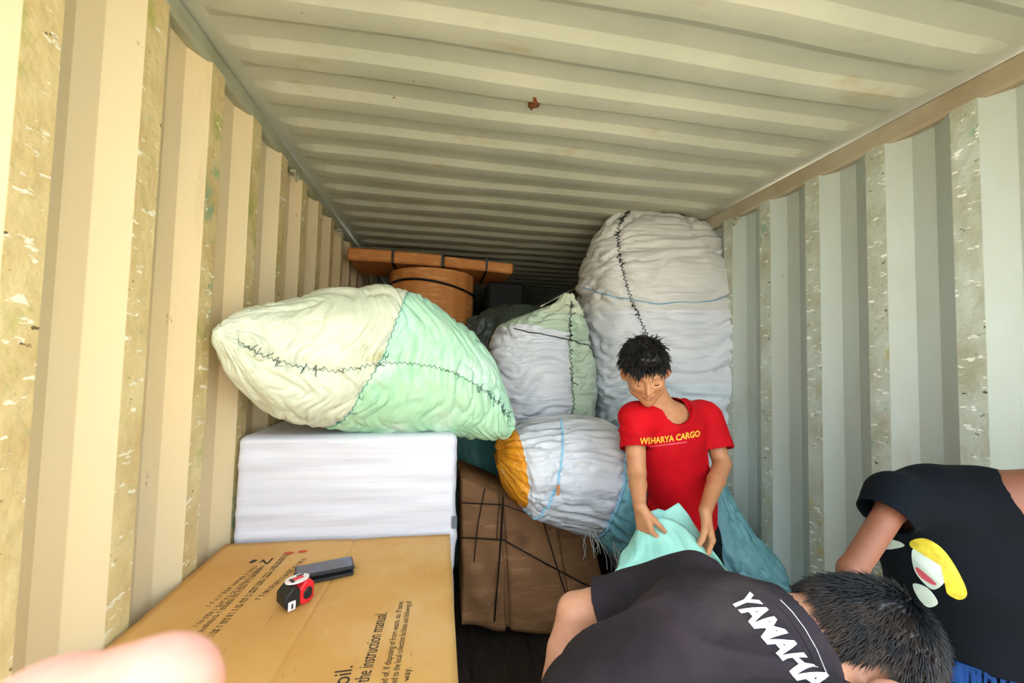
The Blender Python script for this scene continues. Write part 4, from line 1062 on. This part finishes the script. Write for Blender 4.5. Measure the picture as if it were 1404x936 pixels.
B2.chain([sR, eR], [.052, .042], .03); B2.cap(eR, wR_, .040, .026, .015)
hand(B2, wL_, V(.25, .1, -.95), V(.9, -.2, 0), V(0, -1, 0), curl=(.6, .7, .5)); hand(B2, wR_, V(.6, .6, -.5), V(-.3, .5, -.8), V(-.5, .4, .3), curl=(.6, .7, .5))
for s_, dx0 in ((-1, 0), (1, .02)):
    h_ = pel+V(.0, s_*.085, -.03); kn = V(.33+dx0, .64+s_*.13, .42); an = V(.17+dx0, .64+s_*.13, .085)
    B2.cap(h_, kn, .085, .058, .04); B2.cap(kn, (kn+an)/2, .058, .052, .02); B2.cap((kn+an)/2, an, .052, .036, .02); B2.cap(an+V(-.03, 0, -.048), an+V(.13, 0, -.055), .034, .026, .02)
lo, hi = B2.bounds(); f2 = fn_of(B2); body_mesh('body', f2, lo, hi, .005, [M['skin2']], m2)
S2t = Field().cap(sL+V(-.03, -.03, -.015), sR+V(-.03, .03, -.015), .078, .078, .05).cap(C7+V(-.03, 0, -.045), ch, .085, .13, .06)
S2t.cap(ch, wa, .168, .150, .06, sq=(zn, .72)); S2t.cap(wa, pel+unit(pel-wa)*.03, .150, .158, .05, sq=(zn, .80))
S2 = Field(); S2.p = list(S2t.p); aL = unit(eL-sL); hL2 = sL+(eL-sL)*.76; aR = unit(eR-sR); hR2 = sR+(eR-sR)*.8
S2.cap(sL, hL2, .070, .062, .045, ); S2.cap(hL2, hL2+aL*.05, .062, .064, .01); S2.cap(sR, hR2, .070, .066, .04); S2.cap(hR2, hR2+aR*.05, .066, .068, .01)
S2.cap(C7+V(-.03, 0, -.045), C7+V(.04, -.008, -.02), .080, .070, .03)
fT2, fS2 = fn_of(S2t), fn_of(S2)
nk = unit(hc2-C7); hp_ = pel+unit(pel-wa)*.06
fn2 = shell(fS2, [('hole', cyl_hole(hL2+aL*.01, aL, .085, fT2)), ('hole', cyl_hole(hR2+aR*.01, aR, .09, fT2)), ('plane', hp_, unit(wa-pel)), ('hole', ell_hole(C7+V(.066, -.015, .0), V(.056, .082, .095)))])
def folds2(p):
    x, y, z = p[:, 0], p[:, 1], p[:, 2]
    a = x*.55+y*.85; c_ = x*.85-y*.55
    f = .006*noise(a*9, c_*2.5, z*3)-.016*(1-np.abs(noise(a*8+3, c_*2.2+1.5*noise(a*3, c_*3), z*2)))**5+.003*noise(x*18, y*18, z*12)
    g_ = np.clip((x-.36)/.2, 0, 1); return f*(1-.6*g_)
lo, hi = S2.bounds(); sh2 = body_mesh('t_shirt', fn2, lo, hi, .0035, [M['shirt_dark']], m2, disp=folds2)
PT2 = Field().cap(pel+V(0, -.05, -.01), pel+V(0, .05, -.01), .128, .128, .05)
for s_, dx0 in ((-1, 0), (1, .02)):
    h_ = pel+V(.0, s_*.085, -.03); kn = V(.33+dx0, .64+s_*.13, .42); an = V(.17+dx0, .64+s_*.13, .085); PT2.cap(h_, kn, .10, .078, .04); PT2.cap(kn, an, .078, .06, .02)
    SF = Field().cap(an+V(-.03, 0, -.05), an+V(.13, 0, -.056), .037, .030, .02).cap(an, an+V(0, 0, -.04), .042, .040, .02); lo, hi = SF.bounds(); lo[2] = .004
    body_mesh('shoe', lambda X, F=SF: np.maximum(F(X), .012-X[:, 2]), lo, hi, .006, [M['tape_black']], m2)
lo, hi = PT2.bounds(); body_mesh('trousers', shell(fn_of(PT2), [('plane', V(0, 0, .11), V(0, 0, 1))], .003), lo, hi, .007, [M['pants']], m2)
tg2 = bvh_of(sh2)
# back print across the shoulders
pa, pb = P(1006, 822, .85), P(1128, 948, .56)
def ray_to(px, py, tgt):
    d = unit(P(px, py, 1.0)-CAM); h_ = tgt.ray_cast(Vector(CAM), Vector(d)); return np.array(h_[0]) if h_[0] is not None else None
qa, qb = ray_to(1012, 830, tg2), ray_to(1104, 936, tg2)
print('print anchors', qa, qb)
b = MB(); dx_ = unit(qb-qa); dyy = unit(np.cross(V(0, 0, 1), dx_)); dyy = dyy if dyy[0] > 0 else -dyy
L7 = np.linalg.norm(qb-qa)*1.25
wrap_print(b, 'YAMAHA', qa-dx_*.015-dyy*.004, dx_, dyy, .056, tg2, V(0, 0, -1), width=L7, bold=.0025, sub=.012); o = under2(b.build('back_lettering', M['white_print'], smooth=False, sharp=None), sh2)
def pline(name, pix, tgt, r, m, par, off=.001):
    pts = [ray_to(x, y, tgt) for x, y in pix]; pts = [p-unit(p-CAM)*off for p in pts if p is not None]; fine = [pts[i]+(pts[i+1]-pts[i])*k/5 for i in range(len(pts)-1) for k in range(5)]+[pts[-1]]
    b = MB(); b.tube(fine, r, 5); return under2(b.build(name, m), par)
pline('collar_piping', [(1070, 822), (1086, 838), (1104, 862), (1120, 890), (1134, 924)], tg2, .0006, M['white_print'], sh2)
pline('collar_seam', [(1062, 826), (1078, 842), (1095, 866), (1111, 894), (1124, 926)], tg2, .0007, M['shirt_dark'], sh2)
def proj(p):
    q = p-CAM; return (702+FPX*(q@RT)/(q@FWD), 468-FPX*(q@UP)/(q@FWD))
print('ears', proj(Tq2(.10, 0, -.01)), proj(Tq2(-.10, 0, -.01)), 'C7', proj(C7), 'sR', proj(sR))
# hair of the bending man
HC2 = Field().ell(hc2+RH2@V(0, .032, -.018), V(.072, .080, .088), RH2, .02).ell(hc2+RH2@V(0, -.01, -.042), V(.063, .072, .066), RH2, .02)
def hl2(X):
    q = (X-hc2)@RH2/.86
    line_ = .05-.098*np.clip((.045-q[:, 2])/.06, 0, 1)-.01*np.clip(-(q[:, 2]+.03)/.05, 0, 1)
    line_ = np.where((np.abs(q[:, 0]) > .06) & (q[:, 2] > -.045), np.maximum(line_, .018), line_)
    return (line_-q[:, 1])
lo, hi = HC2.bounds(); body_mesh('hair', lambda X: np.maximum(HC2(X), hl2(X)*.8), lo, hi, .004, [M['hair2']], m2, disp=lambda p: .003*noise(p[:, 0]*70, p[:, 1]*70, p[:, 2]*70))
rnd = random.Random(8); sd_ = surf_seeds(HC2, lambda X: hl2(X) < -.002, lo, hi, 6000, rnd)
whorl = hc2+RH2@V(.01, .10, -.07)
def pdir(p, n_):
    r_ = p-whorl; r_ = r_-n_*(r_@n_); return unit(r_)*1.1+V(0, 0, 0)
hair_tufts('hair_locks', m2, HC2, sd_, M['hair2'], .022, .0011, V(0, 0, -.25), 5, .20, rnd, part_dir=pdir)

# ------------------------------------------------------------------ man on the right, leaning in, chest towards the viewer
m3 = thing('person', 'man at right edge in near-black printed T-shirt, leaning in with one bare arm hanging', 'person', (1.2, .95, .008))
s3L = P(1262, 690, .80); s3R = s3L+V(.30, -.03, -.02); nk3 = P(1392, 690, .72); ch3 = (s3L+s3R)/2+V(-.02, .03, -.10); wa3 = P(1335, 850, .83); pl3 = P(1342, 935, .83)
B3 = Field(); z3 = unit(V(-.35, -.55, -.75)); x3 = unit(np.cross(V(.5, -.3, .8), z3)); y3 = np.cross(z3, x3); RH3 = np.array([x3, y3, z3]).T
hc3 = nk3+V(.10, -.15, .07); head(B3, hc3, RH3, .95)
B3.cap(hc3+RH3@V(0, -.03, -.03), nk3+V(.0, .04, -.02), .055, .062, .03); B3.cap(nk3+V(0, .04, -.02), ch3, .07, .12, .05)
B3.cap(s3L+V(.05, 0, -.01), s3R+V(-.05, 0, -.01), .062, .062, .05)
vd = unit(V(.1, -.8, .6))
B3.cap(ch3, wa3, .135, .125, .05, sq=(vd, .72)); B3.cap(wa3, pl3, .125, .13, .05, sq=(vd, .8))
e3, w3 = P(1168, 782, .76), P(1140, 900, .80); B3.cap(P(1225, 694, .79), e3, .028, .025, .012); B3.cap(s3L, P(1225, 694, .79), .036, .028, .015); B3.cap(e3, w3, .026, .020, .010); hand(B3, w3, V(-.1, .3, -.95), V(-.5, .5, 0), V(-.5, -.6, 0), curl=(.5, .6, .4))
e3r, w3r = s3R+V(-.01, -.02, -.27), s3R+V(-.15, .12, -.45); B3.cap(s3R, e3r, .046, .038, .03); B3.cap(e3r, w3r, .037, .026, .015); hand(B3, w3r, V(-.5, .3, -.8), V(-.5, .5, 0), V(-.1, -.9, 0), curl=(.5, .6, .4))
for s_ in (-1, 1):
    h_ = pl3+V(s_*.08, 0, -.03); kn = V(h_[0]+s_*.03, .86, .42); an = V(h_[0]+s_*.05, 1.0, .085)
    B3.cap(h_, kn, .085, .058, .04); B3.cap(kn, an, .058, .036, .02); B3.cap(an+V(0, .02, -.048), an+V(0, -.14, -.055), .034, .026, .02)
    SF = Field().cap(an+V(0, .02, -.05), an+V(0, -.14, -.056), .037, .030, .02).cap(an, an+V(0, 0, -.04), .042, .040, .02); lo, hi = SF.bounds(); lo[2] = .004
    body_mesh('shoe', lambda X, F=SF: np.maximum(F(X), .012-X[:, 2]), lo, hi, .007, [M['tape_black']], m3)
lo, hi = B3.bounds(); body_mesh('body', fn_of(B3), lo, hi, .006, [M['skin3']], m3)
HC3 = Field().ell(hc3+RH3@V(0, .046, -.018), V(.083, .092, .098), RH3, .02); lo, hi = HC3.bounds()
body_mesh('hair', lambda X: np.maximum(HC3(X), hairline(X, hc3, RH3, .95)*.8), lo, hi, .005, [M['hair']], m3, disp=lambda p: .004*noise(p[:, 0]*50, p[:, 1]*50, p[:, 2]*50))
S3t = Field().cap(s3L+V(.05, 0, .005), s3R+V(-.05, 0, -.005), .088, .080, .05).cap(nk3+V(0, .04, -.03), ch3, .09, .14, .06).cap(ch3, wa3, .165, .165, .06, sq=(vd, .74)).cap(wa3, pl3, .165, .172, .05, sq=(vd, .8))
S3 = Field(); S3.p = list(S3t.p); a3 = unit(e3-s3L); h3 = P(1211, 708, .79); a3 = unit(e3-P(1225, 690, .79)); S3.cap(s3L, P(1228, 686, .79), .074, .062, .04); S3.cap(P(1228, 686, .79), h3, .060, .052, .02); S3.cap(h3, h3+a3*.05, .052, .052, .01)
a3r = unit(e3r-s3R); h3r = s3R+a3r*.16; S3.cap(s3R, h3r+a3r*.05, .068, .066, .04)
fT3, fS3 = fn_of(S3t), fn_of(S3)
fn3 = shell(fS3, [('hole', cyl_hole(h3+a3*.005, a3, .07, fT3)), ('hole', cyl_hole(h3r, a3r, .09, fT3)), ('plane', pl3+V(0, 0, .12), V(0, -.1, 1)), ('hole', ell_hole(nk3+V(.02, -.07, .03), V(.075, .10, .075)))])
lo, hi = S3.bounds(); sh3 = body_mesh('t_shirt', fn3, lo, hi, .005, [M['navy']], m3, disp=lambda p: .006*noise(p[:, 0]*8, p[:, 1]*8, p[:, 2]*8)-.006*(1-np.abs(noise(p[:, 0]*7+p[:, 2]*5, p[:, 1]*4, p[:, 2]*3)))**5)
PT3 = Field().cap(pl3+V(-.05, 0, .09), pl3+V(.05, 0, .07), .155, .155, .05, sq=(V(0, 1, 0), .9))
for s_ in (-1, 1):
    h_ = pl3+V(s_*.08, 0, -.03); kn = V(h_[0]+s_*.03, .86, .42); an = V(h_[0]+s_*.05, 1.0, .085); PT3.cap(h_, kn, .105, .082, .04); PT3.cap(kn, an, .08, .064, .02)
lo, hi = PT3.bounds(); body_mesh('trousers', shell(fn_of(PT3), [('plane', V(0, 0, .11), V(0, 0, 1)), ('plane', pl3+V(0, 0, .128), V(0, .1, -1))], .003), lo, hi, .007, [M['blue']], m3, disp=lambda p: .005*noise(p[:, 0]*9, p[:, 1]*5, p[:, 2]*5))
# plain blot print on the chest (no figure)
tg3 = bvh_of(sh3)
def blob(px, mi, b, off):
    c = np.mean(px, 0); ring = []
    p = np.array(px+[px[0]], float); t = np.linspace(0, len(px), len(px)*5+1)[:-1]; i = t.astype(int); fr = (t-i)
    P0, P1, P2, P3 = p[(i-1) % len(px)], p[i], p[(i+1) % len(px)], p[(i+2) % len(px)]
    fr = fr[:, None]; q = .5*((2*P1)+(-P0+P2)*fr+(2*P0-5*P1+4*P2-P3)*fr**2+(-P0+3*P1-3*P2+P3)*fr**3)
    vs = [];
    rings = 5
    for r_ in range(1, rings+1):
        for w_ in q: vs.append(ray_to(*(c+(w_-c)*r_/rings), tg3))
    vs.append(ray_to(*c, tg3)); 
    if any(x is None for x in vs): return
    n = len(q); fs = [(len(vs)-1, k, (k+1) % n) for k in range(n)]+[(r_*n+k, (r_+1)*n+k, (r_+1)*n+(k+1) % n, r_*n+(k+1) % n) for r_ in range(rings-1) for k in range(n)]
    b.add([x-unit(x-CAM)*off for x in vs], fs, mi)
b = MB(); blob([(1252, 752), (1275, 758), (1294, 778), (1296, 796), (1280, 808), (1262, 794), (1252, 776)], 0, b, .0015); blob([(1252, 800), (1272, 806), (1286, 826), (1272, 832), (1258, 818)], 0, b, .0015)
blob([(1216, 740), (1232, 742), (1240, 748), (1226, 752), (1214, 752)], 0, b, .0015)
blob([(1248, 742), (1268, 738), (1292, 752), (1312, 780), (1326, 812), (1316, 822), (1298, 812), (1306, 796), (1296, 774), (1276, 754), (1252, 752)], 1, b, .002)
blob([(1255, 779), (1260, 779), (1283, 799), (1278, 801), (1262, 791)], 2, b, .0026)
under2(b.build('chest_print', [M['print_pale'], M['print_yellow'], M['print_red']], smooth=False, sharp=None), sh3)

# ------------------------------------------------------------------ blurred thumb of the one taking the picture
def C(x, y, d): return CAM+(RT*(x-702)-UP*(y-468)+FWD*FPX)/FPX*d
HB = Field(); HB.cap(C(212, 962, .068), C(60, 1010, .075), .0098, .0112, .004); HB.cap(C(60, 1010, .075), C(-150, 1120, .088), .0112, .0125, .006)
a_ = C(-150, 1120, .088); HB.cap(a_, a_+V(-.03, -.03, -.03), .0135, .018, .01); w_ = a_+V(-.035, -.055, -.06); HB.cap(a_+V(-.03, -.03, -.03), w_, .018, .024, .02)
hand_d = unit(V(.25, .6, .35))
for k_, o_ in enumerate((-.026, -.009, .009, .026)):
    q0 = w_+V(-.01, 0, -.01); q1 = q0+V(-.03, .05, -.03)+V(-o_*.2, 0, -.0)+V(0, .2*o_, -o_-.03); HB.cap(q0, q1, .016, .0115, .012); q2 = q1+V(.012, .03, -.006); HB.cap(q1, q2, .0092, .0086, .004); HB.cap(q2, q2+V(.02, .008, .002), .0086, .0078, .003)
HB.cap(w_, w_+V(-.05, -.20, -.10), .027, .036, .02)
lo, hi = HB.bounds(); hb = thing('hand', 'blurred pink thumb of the photographer at the lower left corner of the picture', 'hand', tuple(w_))
body_mesh('skin', fn_of(HB), lo, hi, .002, [M['skin4']], hb, smooth_it=2)
